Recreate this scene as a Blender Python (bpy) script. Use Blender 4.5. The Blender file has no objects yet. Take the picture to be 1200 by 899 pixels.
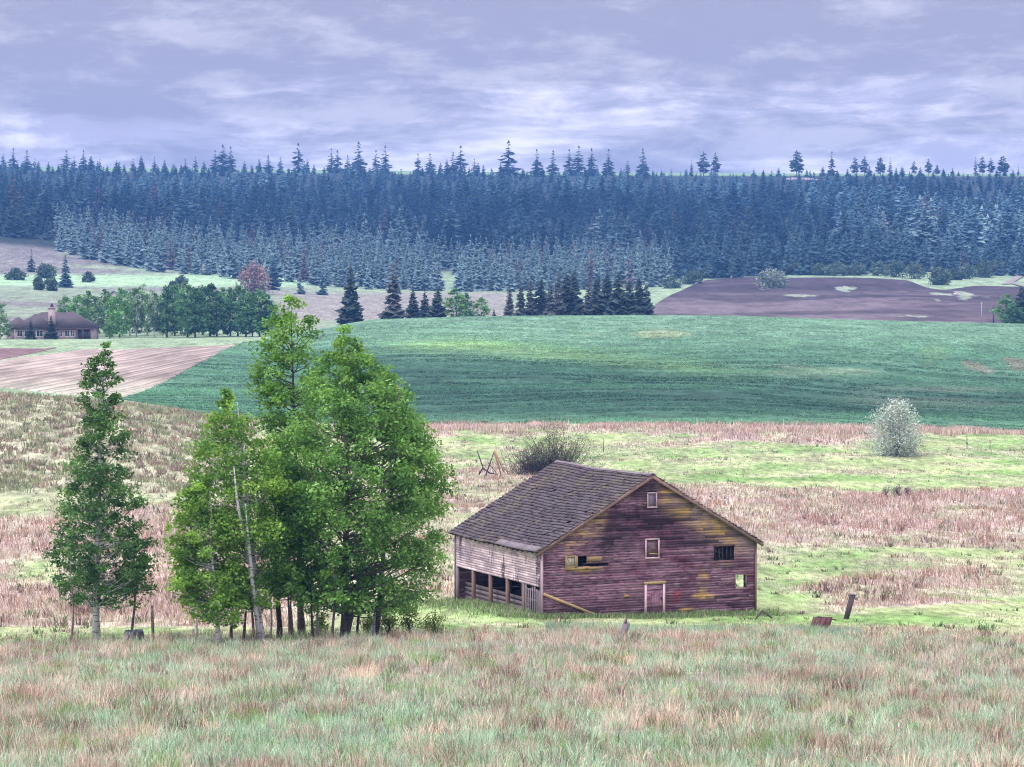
# constants tuned against the photograph
HAZE_D = .000155
HAZE_COL = (.16, .42, 1., 1)
SKY_LITE = (8.7, 8.15, 9.3)
SKY_DARK = (4.4, 4.1, 5.5)
SKY_SHADE = (1.9, 1.75, 2.4)
ZEN = 22.
SUN_E = 1.5
EXPO = .62
import bpy, math, random
import numpy as np
rng = np.random.default_rng(11)
random.seed(5)
R = math.radians
scene = bpy.context.scene
COL = scene.collection

# ------------------------------------------------------------------ camera model
F, CX, CY = 3000.0, 600.0, 449.5
ZC = 21.0
PITCH = math.atan(99.5 / F)          # camera looks this far below the horizon
cp, sp_ = math.cos(PITCH), math.sin(PITCH)

def rayv(px, py):
    x = (np.asarray(px, float) - CX); v = -(np.asarray(py, float) - CY)
    y = F * cp + v * sp_; z = -F * sp_ + v * cp
    return x / y, z / y               # per metre of depth (world Y)

def at(px, py, Y):
    a, b = rayv(px, py)
    return (a * Y, Y * np.ones_like(a), ZC + b * Y)

def project(x, y, z):
    dz = z - ZC
    w = y * cp - dz * sp_
    w = np.where(np.abs(w) < 1e-3, 1e-3, w)
    return CX + F * x / w, CY - F * (y * sp_ + dz * cp) / w

# ------------------------------------------------------------------ noise
_T = np.random.default_rng(3).random((256, 256))
def vnoise(x, y):
    x = np.asarray(x, float); y = np.asarray(y, float)
    xi = np.floor(x).astype(int); yi = np.floor(y).astype(int)
    fx = x - xi; fy = y - yi
    fx = fx * fx * (3 - 2 * fx); fy = fy * fy * (3 - 2 * fy)
    g = lambda a, b: _T[a & 255, b & 255]
    return (g(xi, yi) * (1 - fx) + g(xi + 1, yi) * fx) * (1 - fy) + (g(xi, yi + 1) * (1 - fx) + g(xi + 1, yi + 1) * fx) * fy
def fbm(x, y, o=4):
    s = 0; a = .5; t = 0
    for k in range(o):
        s = s + a * vnoise(x * 2 ** k + 17.3 * k, y * 2 ** k + 9.1 * k); t += a; a *= .55
    return s / t
def sstep(a, b, x):
    t = np.clip((np.asarray(x, float) - a) / (b - a), 0., 1.); return t * t * (3 - 2 * t)

# ------------------------------------------------------------------ terrain
def pchip(xk, yk, x):
    xk = np.asarray(xk, float); yk = np.asarray(yk, float)
    h = np.diff(xk); d = np.diff(yk) / h
    m = np.zeros_like(yk)
    m[0] = d[0]; m[-1] = d[-1]
    for i in range(1, len(xk) - 1):
        if d[i - 1] * d[i] > 0:
            w1 = 2 * h[i] + h[i - 1]; w2 = h[i] + 2 * h[i - 1]
            m[i] = (w1 + w2) / (w1 / d[i - 1] + w2 / d[i])
    i = np.clip(np.searchsorted(xk, x) - 1, 0, len(xk) - 2)
    t = (x - xk[i]) / h[i]
    return ((1 + 2 * t) * (1 - t) ** 2 * yk[i] + t * (1 - t) ** 2 * h[i] * m[i]
            + t * t * (3 - 2 * t) * yk[i + 1] + t * t * (t - 1) * h[i] * m[i + 1])

DN = [70, 100, 135, 167, 215, 260, 300, 340, 380, 400, 430, 470, 520, 580, 640, 670, 720, 800, 900, 1000, 1150, 1300, 1400, 1600, 1900, 2300, 2450, 3300]
ROWS = {
 0:    [899,815,757,727,672,614,562,511,471,460,466,464,441,415,402,399,396,380,363,350,335,312,288,265,235,203,202,198],
 150:  [899,814,755,726,671,614,565,516,482,474,477,468,446,419,402,399,396,385,368,355,338,318,301,272,238,203,202,198],
 300:  [899,813,753,725,668,613,573,535,506,495,490,471,447,421,403,398,395,388,372,358,341,325,311,282,243,203,202,199],
 450:  [899,812,751,724,661,615,580,548,521,508,497,475,446,413,384,376,380,384,378,366,348,335,320,285,245,204,203,200],
 600:  [899,812,750,723,662,617,582,551,524,511,496,474,447,413,381,372,375,379,375,366,349,336,320,285,245,205,204,201.5],
 800:  [899,812,750,724,666,618,582,551,524,511,496,474,447,413,380,371,375,381,379,368,346,330,318,285,245,206,205,203],
 1000: [899,812,750,727,672,620,583,551,525,512,498,480,457,425,386,376,378,382,379,367,344,325,312,283,245,207,206,204.5],
 1200: [899,812,750,728,674,621,584,553,527,515,502,488,466,432,392,381,380,384,380,366,345,331,320,287,248,209,208,206.5],
}
UK = sorted(ROWS)
UT = np.linspace(-200, 1400, 161)
DT = np.concatenate([np.linspace(0, 60, 21)[:-1], np.linspace(60, 900, 421)[:-1], np.linspace(900, 3300, 301)])
_cols = []
for u in UK:
    zs = [ZC - 1.7, ZC - 5.5, ZC - 9.9] + [float(ZC + rayv(600, y)[1] * d) for d, y in zip(DN, ROWS[u])]
    _cols.append(pchip([0, 20, 45] + DN, zs, DT))
_cols = np.array(_cols)
ZT = np.array([pchip(UK, _cols[:, j], np.clip(UT, 0, 1200)) for j in range(len(DT))]).T      # [u, d]

def gz(x, y):
    """height of the ground at world x, y"""
    x = np.asarray(x, float); y = np.asarray(y, float)
    d = np.hypot(x, y)
    az = np.arctan2(x, np.where(np.abs(y) < 1e-6, 1e-6, y))
    u = CX + F * np.tan(np.clip(az, -.25, .25))
    u = np.clip(u, UT[0], UT[-1] - 1e-6)
    dd = np.clip(d, 0, DT[-1] - 1e-3)
    i = np.clip(((u - UT[0]) / (UT[1] - UT[0])).astype(int), 0, len(UT) - 2)
    fu = (u - UT[i]) / (UT[1] - UT[0])
    j = np.clip(np.searchsorted(DT, dd, side='right') - 1, 0, len(DT) - 2)
    fd = (dd - DT[j]) / (DT[j + 1] - DT[j])
    z = (ZT[i, j] * (1 - fu) + ZT[i + 1, j] * fu) * (1 - fd) + (ZT[i, j + 1] * (1 - fu) + ZT[i + 1, j + 1] * fu) * fd
    # small relief: hummock beside the open side of the barn, tussocky ground, swales in the fields
    z = z + .42 * np.exp(-(((x + 3.0) / 4.2) ** 2 + ((y - 173) / 6.0) ** 2))
    near = (1 - sstep(330, 430, d)) * sstep(5, 40, d)
    z = z + near * (fbm(x * .16, y * .16, 3) - .5) * .5
    z = z + sstep(440, 520, d) * (1 - sstep(640, 700, d)) * (fbm(x * .012 + 3, y * .018, 2) - .5) * 1.6
    return z

def ground_at(px, py, dmin=30, dmax=3200):
    """first ground point met by the ray of a photo pixel"""
    a, b = (float(v) for v in rayv(px, py))
    Y = np.concatenate([np.arange(dmin, min(dmax, 900), .5), np.arange(max(dmin, 900), max(dmax, dmin + 1), 3.)])
    f = (ZC + b * Y) - gz(a * Y, Y)
    k = np.nonzero(f <= 0)[0]
    k = k[0] if len(k) else int(np.argmin(f))
    y = float(Y[k]); return a * y, y, float(gz(a * y, y))

def on_ground(px, Y):
    a = (px - CX) / F
    # depth along world Y; the small pitch term is negligible
    x = a * Y; return x, Y, float(gz(x, Y))

def top_height(px, Y, ytop):
    x, y, z = on_ground(px, Y)
    return (x, y, z), float(at(px, ytop, Y)[2]) - z

# ------------------------------------------------------------------ object helpers
def tag(o, label=None, cat=None, group=None, kind=None):
    if label: o['label'] = label
    if cat: o['category'] = cat
    if group: o['group'] = group
    if kind: o['kind'] = kind
    return o

def empty(name, loc, label, cat, group=None, rz=0.):
    o = bpy.data.objects.new(name, None); COL.objects.link(o)
    o.location = loc; o.rotation_euler = (0, 0, rz); o.empty_display_size = .5
    return tag(o, label, cat, group)

def npmesh(name, V, polys, col=None, smooth=False, mats=None, midx=None):
    """V (n,3); polys: list of int arrays (m,k); col (n,3) per vertex"""
    me = bpy.data.meshes.new(name)
    V = np.ascontiguousarray(V, np.float32)
    polys = [np.asarray(p, np.int32) for p in polys if len(p)]
    me.vertices.add(len(V)); me.vertices.foreach_set('co', V.ravel())
    loops = np.concatenate([p.ravel() for p in polys])
    sizes = np.concatenate([np.full(len(p), p.shape[1], np.int32) for p in polys])
    starts = np.concatenate([[0], np.cumsum(sizes)[:-1]]).astype(np.int32)
    me.loops.add(len(loops)); me.loops.foreach_set('vertex_index', loops.astype(np.int32))
    me.polygons.add(len(sizes)); me.polygons.foreach_set('loop_start', starts); me.polygons.foreach_set('loop_total', sizes)
    if midx is not None: me.polygons.foreach_set('material_index', np.asarray(midx, np.int32))
    if smooth: me.polygons.foreach_set('use_smooth', np.ones(len(sizes), bool))
    if col is not None:
        a = me.color_attributes.new('Col', 'FLOAT_COLOR', 'POINT')
        c = np.ones((len(V), 4), np.float32); c[:, :3] = np.clip(col, 0, 1); a.data.foreach_set('color', c.ravel())
    for m in (mats or []): me.materials.append(m)
    me.update(calc_edges=True)
    me.validate()
    return me

def link(name, me, parent=None, loc=None):
    o = bpy.data.objects.new(name, me); COL.objects.link(o)
    if parent is not None: o.parent = parent
    if loc is not None: o.location = loc
    return o

class MB:
    """collects boxes, bars and tubes as one mesh"""
    def __init__(s): s.V = []; s.P = {}; s.C = []; s.n = 0
    def add(s, V, faces, c=(1, 1, 1)):
        V = np.asarray(V, float).reshape(-1, 3)
        for f in faces:
            s.P.setdefault(len(f), []).append([i + s.n for i in f])
        s.V.append(V); c = np.asarray(c, float)
        s.C.append(np.broadcast_to(c, (len(V), 3)) if c.ndim == 1 else c); s.n += len(V)
    BF = [(0, 3, 2, 1), (4, 5, 6, 7), (0, 1, 5, 4), (1, 2, 6, 5), (2, 3, 7, 6), (3, 0, 4, 7)]
    def hexa(s, pts, c=(1, 1, 1)): s.add(pts, s.BF, c)
    def box(s, x0, x1, y0, y1, z0, z1, c=(1, 1, 1)):
        s.hexa([(x0, y0, z0), (x1, y0, z0), (x1, y1, z0), (x0, y1, z0), (x0, y0, z1), (x1, y0, z1), (x1, y1, z1), (x0, y1, z1)], c)
    def bar(s, a, b, w, t, up=(0, 0, 1), c=(1, 1, 1)):
        a = np.array(a, float); b = np.array(b, float); d = (b - a) / np.linalg.norm(b - a)
        sd = np.cross(d, up); sd = sd / max(np.linalg.norm(sd), 1e-6) * w / 2
        u = np.cross(sd, d); u = u / np.linalg.norm(u) * t / 2
        s.hexa([a - sd - u, a + sd - u, a + sd + u, a - sd + u, b - sd - u, b + sd - u, b + sd + u, b - sd + u], c)
    def tube(s, pts, rad, k=6, c=(1, 1, 1), cap=True):
        pts = np.asarray(pts, float); rad = np.broadcast_to(np.asarray(rad, float), (len(pts),))
        T = np.gradient(pts, axis=0); T /= np.maximum(np.linalg.norm(T, axis=1, keepdims=True), 1e-9)
        ref = np.array([1., 0, 0]) if abs(T[0, 0]) < .8 else np.array([0, 1., 0])
        A = np.cross(T, ref); A /= np.maximum(np.linalg.norm(A, axis=1, keepdims=True), 1e-9); B = np.cross(T, A)
        th = np.arange(k) * 2 * np.pi / k
        V = pts[:, None] + rad[:, None, None] * (np.cos(th)[None, :, None] * A[:, None] + np.sin(th)[None, :, None] * B[:, None])
        n = len(pts); fs = []
        for i in range(n - 1):
            for j in range(k):
                fs.append((i * k + j, i * k + (j + 1) % k, (i + 1) * k + (j + 1) % k, (i + 1) * k + j))
        if cap:
            fs.append(tuple(range(k))[::-1]); fs.append(tuple((n - 1) * k + j for j in range(k)))
        s.add(V.reshape(-1, 3), fs, c)
    def mesh(s, name, mat=None, smooth=False):
        return npmesh(name, np.concatenate(s.V), list(s.P.values()), np.concatenate(s.C), smooth, [mat] if mat else None)
    def build(s, name, mat, parent=None, loc=None, smooth=False):
        return link(name, s.mesh(name, mat, smooth), parent, loc)

def dup(o, name=None, parent=None):
    c = o.copy(); COL.objects.link(c)
    if parent is not None: c.parent = parent
    for ch in list(o.children): dup(ch, None, c)
    return c

# ------------------------------------------------------------------ shader helpers
class S:
    def __init__(s, g, k): s.g = g; s.k = k
    def _m(s, op, o, rev=False, o2=None):
        n = s.g.t.nodes.new('ShaderNodeMath'); n.operation = op
        a, b = (o, s) if rev else (s, o)
        s.g.put(n.inputs[0], a)
        if b is not None: s.g.put(n.inputs[1], b)
        if o2 is not None: s.g.put(n.inputs[2], o2)
        return S(s.g, n.outputs[0])
    def __add__(s, o): return s._m('ADD', o)
    __radd__ = __add__
    def __mul__(s, o): return s._m('MULTIPLY', o)
    __rmul__ = __mul__
    def __sub__(s, o): return s._m('SUBTRACT', o)
    def __rsub__(s, o): return s._m('SUBTRACT', o, True)
    def __truediv__(s, o): return s._m('DIVIDE', o)
    def min(s, o): return s._m('MINIMUM', o)
    def max(s, o): return s._m('MAXIMUM', o)
    def abs(s): return s._m('ABSOLUTE', None)
    def pow(s, o): return s._m('POWER', o)
    def fract(s): return s._m('FRACT', None)
    def sin(s): return s._m('SINE', None)
    def floor(s): return s._m('FLOOR', None)
    def sat(s): return s.max(0.).min(1.)

class G:
    def __init__(s, name=None, tree=None):
        if tree is None:
            s.m = bpy.data.materials.new(name); s.m.use_nodes = True; tree = s.m.node_tree
        s.t = tree; s.t.nodes.clear()
    def put(s, inp, v):
        if isinstance(v, S): s.t.links.new(v.k, inp)
        elif isinstance(v, (tuple, list)) and len(inp.default_value) == 4 and len(v) == 3: inp.default_value = (*v, 1)
        else: inp.default_value = v
    def node(s, typ, out=0, props=None, **kw):
        n = s.t.nodes.new(typ)
        for k, v in (props or {}).items(): setattr(n, k, v)
        for k, v in kw.items():
            key = int(k[1:]) if k[0] == 'i' and k[1:].isdigit() else k.replace('_', ' ')
            s.put(n.inputs[key], v)
        return S(s, n.outputs[out])
    def obj(s): return s.node('ShaderNodeTexCoord', 'Object')
    def pos(s): return s.node('ShaderNodeNewGeometry', 'Position')
    def sep(s, v):
        n = s.t.nodes.new('ShaderNodeSeparateXYZ'); s.put(n.inputs[0], v); return [S(s, o) for o in n.outputs]
    def comb(s, x, y, z): return s.node('ShaderNodeCombineXYZ', 0, None, i0=x, i1=y, i2=z)
    def noise(s, v, scale=1., detail=3., rough=.55, dist=0., out='Fac'):
        return s.node('ShaderNodeTexNoise', out, None, Vector=v, Scale=scale, Detail=detail, Roughness=rough, Distortion=dist)
    def sm(s, a, b, x, lo=0., hi=1.):
        n = s.t.nodes.new('ShaderNodeMapRange'); n.interpolation_type = 'SMOOTHSTEP'
        for i, v in enumerate((x, a, b, lo, hi)): s.put(n.inputs[i], v)
        return S(s, n.outputs[0])
    def mix(s, f, a, b, mode='MIX'):
        n = s.t.nodes.new('ShaderNodeMix'); n.data_type = 'RGBA'; n.blend_type = mode; n.clamp_factor = True
        s.put(n.inputs[0], f); s.put(n.inputs[6], a); s.put(n.inputs[7], b); return S(s, n.outputs[2])
    def scale(s, c, f):
        n = s.t.nodes.new('ShaderNodeVectorMath'); n.operation = 'SCALE'; s.put(n.inputs[0], c); s.put(n.inputs['Scale'], f); return S(s, n.outputs[0])
    def attr(s, name='Col', out='Color'): return s.node('ShaderNodeAttribute', out, {'attribute_name': name})
    def rnd(s): return s.node('ShaderNodeObjectInfo', 'Random')
    def surf(s, c, rough=.85, bump=None, bstr=.3, bdist=.05, spec=.25):
        n = s.t.nodes.new('ShaderNodeBsdfPrincipled'); s.put(n.inputs['Base Color'], c); s.put(n.inputs['Roughness'], rough)
        n.inputs['Specular IOR Level'].default_value = spec
        if bump is not None:
            b = s.node('ShaderNodeBump', 0, None, Height=bump, Strength=bstr, Distance=bdist); s.put(n.inputs['Normal'], b)
        s.out(S(s, n.outputs[0])); return s.m
    def out(s, sh):
        o = s.t.nodes.new('ShaderNodeOutputMaterial'); s.t.links.new(sh.k, o.inputs[0])

def leaf_mat(name, tr=.3, rvar=.35, tint=(1.35, 1.25, .6)):
    g = G(name); c = g.attr(); r = g.rnd()
    c = g.scale(c, r * rvar + (1 - rvar / 2))
    d = g.node('ShaderNodeBsdfDiffuse', 0, None, Color=c)
    t = g.node('ShaderNodeBsdfTranslucent', 0, None, Color=g.mix(1., c, tint, 'MULTIPLY'))
    n = g.t.nodes.new('ShaderNodeMixShader'); n.inputs[0].default_value = tr
    g.put(n.inputs[1], d); g.put(n.inputs[2], t); g.out(S(g, n.outputs[0])); return g.m

M = {}
M['leaf'] = leaf_mat('leaf', .34, 0)
M['needle'] = leaf_mat('needle', .08, .5, (1, 1, 1))
M['far_leaf'] = leaf_mat('far_leaf', .2, .45)
M['grass'] = leaf_mat('grass', .3, 0, (1.1, 1.1, .8))

def bark(name, a, b, dark):
    g = G(name); p = g.obj(); x, y, z = g.sep(p)
    n1 = g.noise(g.comb(x * 3., y * 3., z * 1.2), 2., 4.)
    n2 = g.noise(g.comb(x * 1.5, y * 1.5, z * 9.), 1.3, 3.)
    c = g.mix(n1, a, b)
    c = g.mix(g.sm(.52, .64, n2), c, dark)
    c = g.mix(1., c, g.attr(), 'MULTIPLY')
    return g.surf(c, .9, n1, .4, .03)
M['pale_bark'] = bark('pale_bark', (.66, .64, .66), (.46, .44, .46), (.10, .09, .09))
M['grey_bark'] = bark('grey_bark', (.20, .17, .18), (.11, .09, .10), (.05, .04, .045))
M['dark_bark'] = bark('dark_bark', (.09, .07, .075), (.05, .04, .045), (.025, .02, .02))

def wood(name, a, b, stain=(.03, .022, .028), spots=.5):
    g = G(name); x, y, z = g.sep(g.obj())
    n1 = g.noise(g.comb(x * 5., y * 5., z * 1.), 2.2, 4.)
    n2 = g.noise(g.obj(), 1.7, 4.)
    c = g.mix(n1, a, b)
    c = g.mix(g.sm(.55, .75, n2) * spots, c, stain)
    c = g.mix(1., c, g.attr(), 'MULTIPLY')
    return g.surf(c, .9, n1, .35, .02)
M['grey_wood'] = wood('grey_wood', (.26, .22, .25), (.13, .105, .125))
M['pale_wood'] = wood('pale_wood', (.62, .50, .54), (.40, .30, .34), (.12, .08, .09), .6)
M['dark_wood'] = wood('dark_wood', (.10, .075, .085), (.055, .04, .048))
M['red_wood'] = wood('red_wood', (.13, .055, .06), (.075, .035, .042))
M['brown_wood'] = wood('brown_wood', (.30, .19, .16), (.17, .10, .09))
M['yellow_wood'] = wood('yellow_wood', (.50, .35, .13), (.34, .25, .17), (.12, .08, .075), .8)

# ------------------------------------------------------------------ leaf and needle geometry
def leaf_quads(C, size, up=.35, r=rng, aspect=.6):
    n = len(C)
    N = r.normal(size=(n, 3)); N[:, 2] += up * np.sign(N[:, 2] + .4); N /= np.linalg.norm(N, axis=1, keepdims=True)
    A = r.normal(size=(n, 3)); A -= (A * N).sum(1, keepdims=True) * N; A /= np.linalg.norm(A, axis=1, keepdims=True)
    B = np.cross(N, A); s = np.asarray(size).reshape(-1, 1)
    V = np.stack([C - A * s, C + B * s * aspect, C + A * s, C - B * s * aspect], 1).reshape(-1, 3)
    return V, np.arange(4 * n).reshape(n, 4)

def make_tree(rows, base, nclump, per, leaf, cols, bark_m, trunk_r, bend=0., clump_r=.75, trunk_top=.92, lean_pts=None, limbs=.6,
              stems=None, seed=1, shell=.55, up=.45):
    """rows: silhouette (z, centre x offset, half width) in metres above the base; returns (trunk mesh, crown mesh)"""
    r = np.random.default_rng(seed)
    rows = np.array(rows, float); H = rows[-1, 0]
    zz = np.linspace(rows[0, 0], H, 200)
    cx = np.interp(zz, rows[:, 0], rows[:, 1]); hw = np.interp(zz, rows[:, 0], rows[:, 2])
    w = hw ** 1.15 + .16 * hw.max() ** 1.15; w /= w.sum()
    mb = MB()
    if lean_pts is None:
        lean_pts = [(0, 0, 0), (.25 * np.interp(.3 * H, rows[:, 0], rows[:, 1]), bend, .3 * H), (np.interp(.65 * H, rows[:, 0], rows[:, 1]), bend * .6, .65 * H), (rows[-1, 1], 0, H * trunk_top)]
    lp = np.array(lean_pts, float)
    tz = np.linspace(0, lp[-1, 2], 14)
    tx = np.interp(tz, lp[:, 2], lp[:, 0]) + .07 * np.sin(tz * 1.3 + seed); ty = np.interp(tz, lp[:, 2], lp[:, 1]) + .07 * np.cos(tz * 1.1 + seed)
    k = np.ones(3) / 3
    for a in (tx, ty): a[1:-1] = np.convolve(a, k, 'valid')
    pts = np.stack([tx, ty, tz], 1); pts[0, 2] = -.4
    rad = trunk_r * (1 - .93 * (tz / tz[-1]) ** .85); rad[0] *= 1.35
    mb.tube(pts, rad, 8)
    for st in (stems or []):                                   # further stems out of the same root
        st = np.array(st, float); q = np.linspace(0, 1, 9); sq = np.interp(q, np.linspace(0, 1, len(st)), np.arange(len(st)))
        sp = np.stack([np.interp(sq, np.arange(len(st)), st[:, a]) for a in range(3)], 1); sp[0, 2] -= .3
        mb.tube(sp, trunk_r * .68 * (1 - .8 * q), 6)
    C = []; tries = 0
    while len(C) < nclump and tries < nclump * 12:
        tries += 1
        i = r.choice(200, p=w); th = r.random() * 2 * np.pi
        lump = .72 + .5 * float(vnoise(th * 1.3 + 7 * seed, zz[i] * .42 + 3.1 * seed)); rr = hw[i] * lump * (shell + (1 - shell) * r.random() ** .5 if r.random() < .75 else r.random())
        rr = min(rr, max(hw[i] * 1.04 - clump_r * .45, hw[i] * .3))
        p = np.array([cx[i] + rr * np.cos(th), rr * np.sin(th), zz[i]])
        if C and len(C) > 3:
            dd = np.linalg.norm(np.array(C) - p, axis=1).min()
            if dd < clump_r * .62 and r.random() < .9: continue
        C.append(p)
    C = np.array(C); LV = []; LC = []
    for p in C:
        i = np.argmin(abs(zz - p[2])); hwi = max(hw[i], .3)
        axis = np.array([cx[i], 0, p[2]]); out = p - axis; L = np.linalg.norm(out)
        zs = max(p[2] - .4 * L - .3, rows[0, 0] * .9)
        if r.random() < limbs and L > .5:
            a = np.array([np.interp(zs, pts[:, 2], pts[:, 0]), np.interp(zs, pts[:, 2], pts[:, 1]), min(zs, tz[-1])])
            mid = a * .5 + p * .5 + np.array([0, 0, -.08 * L]) + r.normal(size=3) * .12
            r0 = min(.3 * trunk_r, .02 + .010 * L)
            mb.tube([a, mid, p], [r0, r0 * .65, r0 * .22], 4, cap=False)
        n = int(per * r.uniform(.6, 1.4)); cr = clump_r * r.uniform(.7, 1.25) * (.55 + .45 * min(1, hwi / hw.max() * 1.5))
        q = r.normal(size=(n, 3)); q /= np.maximum(np.linalg.norm(q, axis=1, keepdims=True), 1e-6)
        q *= (r.random((n, 1)) ** .45) * np.array([cr, cr, cr * .72])
        d = out / max(L, .01); q += np.outer(np.maximum(q @ d, 0), d) * .35
        LV.append(p + q)
        base_c = np.array(cols[r.integers(len(cols))]) * r.uniform(.82, 1.2)
        LC.append(base_c * r.uniform(.75, 1.3, (n, 1)))
    P = np.concatenate(LV); Cc = np.concatenate(LC)
    V, Q = leaf_quads(P, leaf * r.uniform(.65, 1.25, len(P)), up, r)
    crown = npmesh('crown', V, [Q], np.repeat(Cc, 4, 0), False, [M['leaf']])
    return mb.mesh('trunk', M[bark_m], True), crown

def conifer_geo(H, Rr, layers, nb, seed, col, bare=.06, power=.85, droop=.35, ragged=.3, tris=2):
    """needle boughs as drooping blades round a stem; returns V, tri list, colours"""
    r = np.random.default_rng(seed); V = []; T = []; C = []; n = 0
    for i in range(layers):
        t = (i + r.uniform(-.3, .3)) / layers; t = min(max(t, 0), .985)
        z = H * (bare + (1 - bare) * t)
        rad = Rr * (1 - t) ** power * r.uniform(1 - ragged, 1 + ragged * .5) + .03 * H * (1 - t) * .3 + .15
        if power < .6: rad *= .55 + .9 * min(1, t * 2.2 + .25)
        m = max(4, int(nb * (1 - .5 * t))); th0 = r.random() * 6.28
        dz_ = H * (1 - bare) / layers; z0_ = z
        for j in range(m):
            if r.random() < .10: continue
            z = z0_ + r.uniform(-.8, .8) * dz_
            th = th0 + (j + r.uniform(-.35, .35)) * 6.2832 / m; L = rad * r.uniform(.7, 1.18)
            d = np.array([math.cos(th), math.sin(th), 0]); s = np.array([-d[1], d[0], 0]); w = L * r.uniform(.28, .46) + .12
            dr = droop * r.uniform(.6, 1.4)
            base = np.array([0, 0, z + .10 * L]); mid = d * L * .55 + np.array([0, 0, z - dr * L * .4]); tip = d * L + np.array([0, 0, z - dr * L * .62])
            lo = np.array([0, 0, -L * .24 - .1])
            V += [base, mid + s * w + lo, tip, mid - s * w + lo]
            T += [(n, n + 1, n + 2), (n, n + 2, n + 3)]
            c = np.array(col) * r.uniform(.7, 1.3); C += [c] * 4; n += 4
    V += [np.array([.14 * Rr, 0, H * .93]), np.array([-.10 * Rr, .1 * Rr, H * .93]), np.array([0, 0, H * 1.03]), np.array([-.05 * Rr, -.13 * Rr, H * .93])]
    T += [(n, n + 1, n + 2), (n + 1, n + 3, n + 2), (n + 3, n, n + 2)]; C += [np.array(col)] * 4
    return np.array(V), np.array(T), np.array(C)

# ------------------------------------------------------------------ ground cover colours (albedo)
LUSH = np.array([.20, .33, .11]); PALEG = np.array([.33, .41, .19]); MINT = np.array([.36, .50, .35])
PINK = np.array([.50, .38, .37]); TAN = np.array([.54, .465, .40]); BROWN = np.array([.30, .195, .165])

def bandy(py, a, b, soft=5.): return sstep(a - soft, a + soft, py) * (1 - sstep(b - soft, b + soft, py))
def bandx(px, a, b, soft=25.): return sstep(a - soft, a + soft, px) * (1 - sstep(b - soft, b + soft, px))

def dryness(x, y):
    """how dry and reedy the meadow is at a world point (0 fresh green .. 1 pink dead reed)"""
    d = np.hypot(x, y); z = gz(x, y); px, py = project(x, y, z)
    n = fbm(x * .05 + 5, y * .05, 4); n2 = fbm(x * .22, y * .16 + 8, 3)
    yy = py + ((n - .5) * 46 + (fbm(x * .025, y * .012 + 20, 3) - .5) * 70) * np.clip(190 / d, .22, 1.0); xx = px + (n2 - .5) * 60 + (n - .5) * 120
    D = .30 + 0 * x
    def put(m, v): nonlocal D; D = D * (1 - m) + v * m
    rt = sstep(430, 500, xx)
    put(rt * bandy(yy, 508, 566, 3), .16)
    put(rt * bandy(yy, 494, 508, 3), .85)
    put(rt * bandy(yy, 506, 522, 3) * bandx(xx, 800, 1000), .95)
    put(rt * bandy(yy, 566, 646, 6), .78)
    put(bandy(yy, 556, 690, 6) * bandx(xx, 470, 640, 20), .62)
    put(bandx(xx, 895, 1600, 20) * bandy(yy, 646, 692, 6), .22)
    put(bandx(xx, 925, 1180, 30) * bandy(yy, 688, 709, 3), .85)
    put(bandx(xx, 1000, 1160, 20) * bandy(yy, 622, 634, 4), .9)
    put(bandy(yy, 708, 747, 3), .08)
    lf = 1 - sstep(300, 430, xx)
    put(lf * bandy(yy, 440, 566, 6), .42)
    put(lf * bandy(yy, 566, 602, 5), .18)
    put(lf * bandy(yy, 602, 714, 5), .9)
    put(lf * bandy(yy, 652, 676, 5) * bandx(xx, 0, 70, 20), .35)
    put(lf * bandy(yy, 714, 752, 3), .14)
    fg = 1 - sstep(136, 144, d)
    put(fg, .52 - .2 * sstep(800, 860, py))
    put(fg * bandy(py, 752, 830, 8) * np.exp(-((px - (660 + (py - 770) * .75)) / 7.) ** 2), .95)
    amp = 1.0
    D = D + (n2 - .5) * amp + (n - .5) * .5
    return np.clip(D, 0, 1), px, py, d

def cover_colour(D, n, fg):
    """D dryness; n a second noise; fg 1 in the near tall grass"""
    D = D[..., None]; n = n[..., None]; fg = fg[..., None]
    green = PALEG * (1 - n) + LUSH * n
    green = green * (1 - fg) + (MINT * .9 + LUSH * .1) * fg
    dry = PINK * (1 - .5 * n) + TAN * .5 * n
    return green * (1 - D) + dry * D

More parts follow.
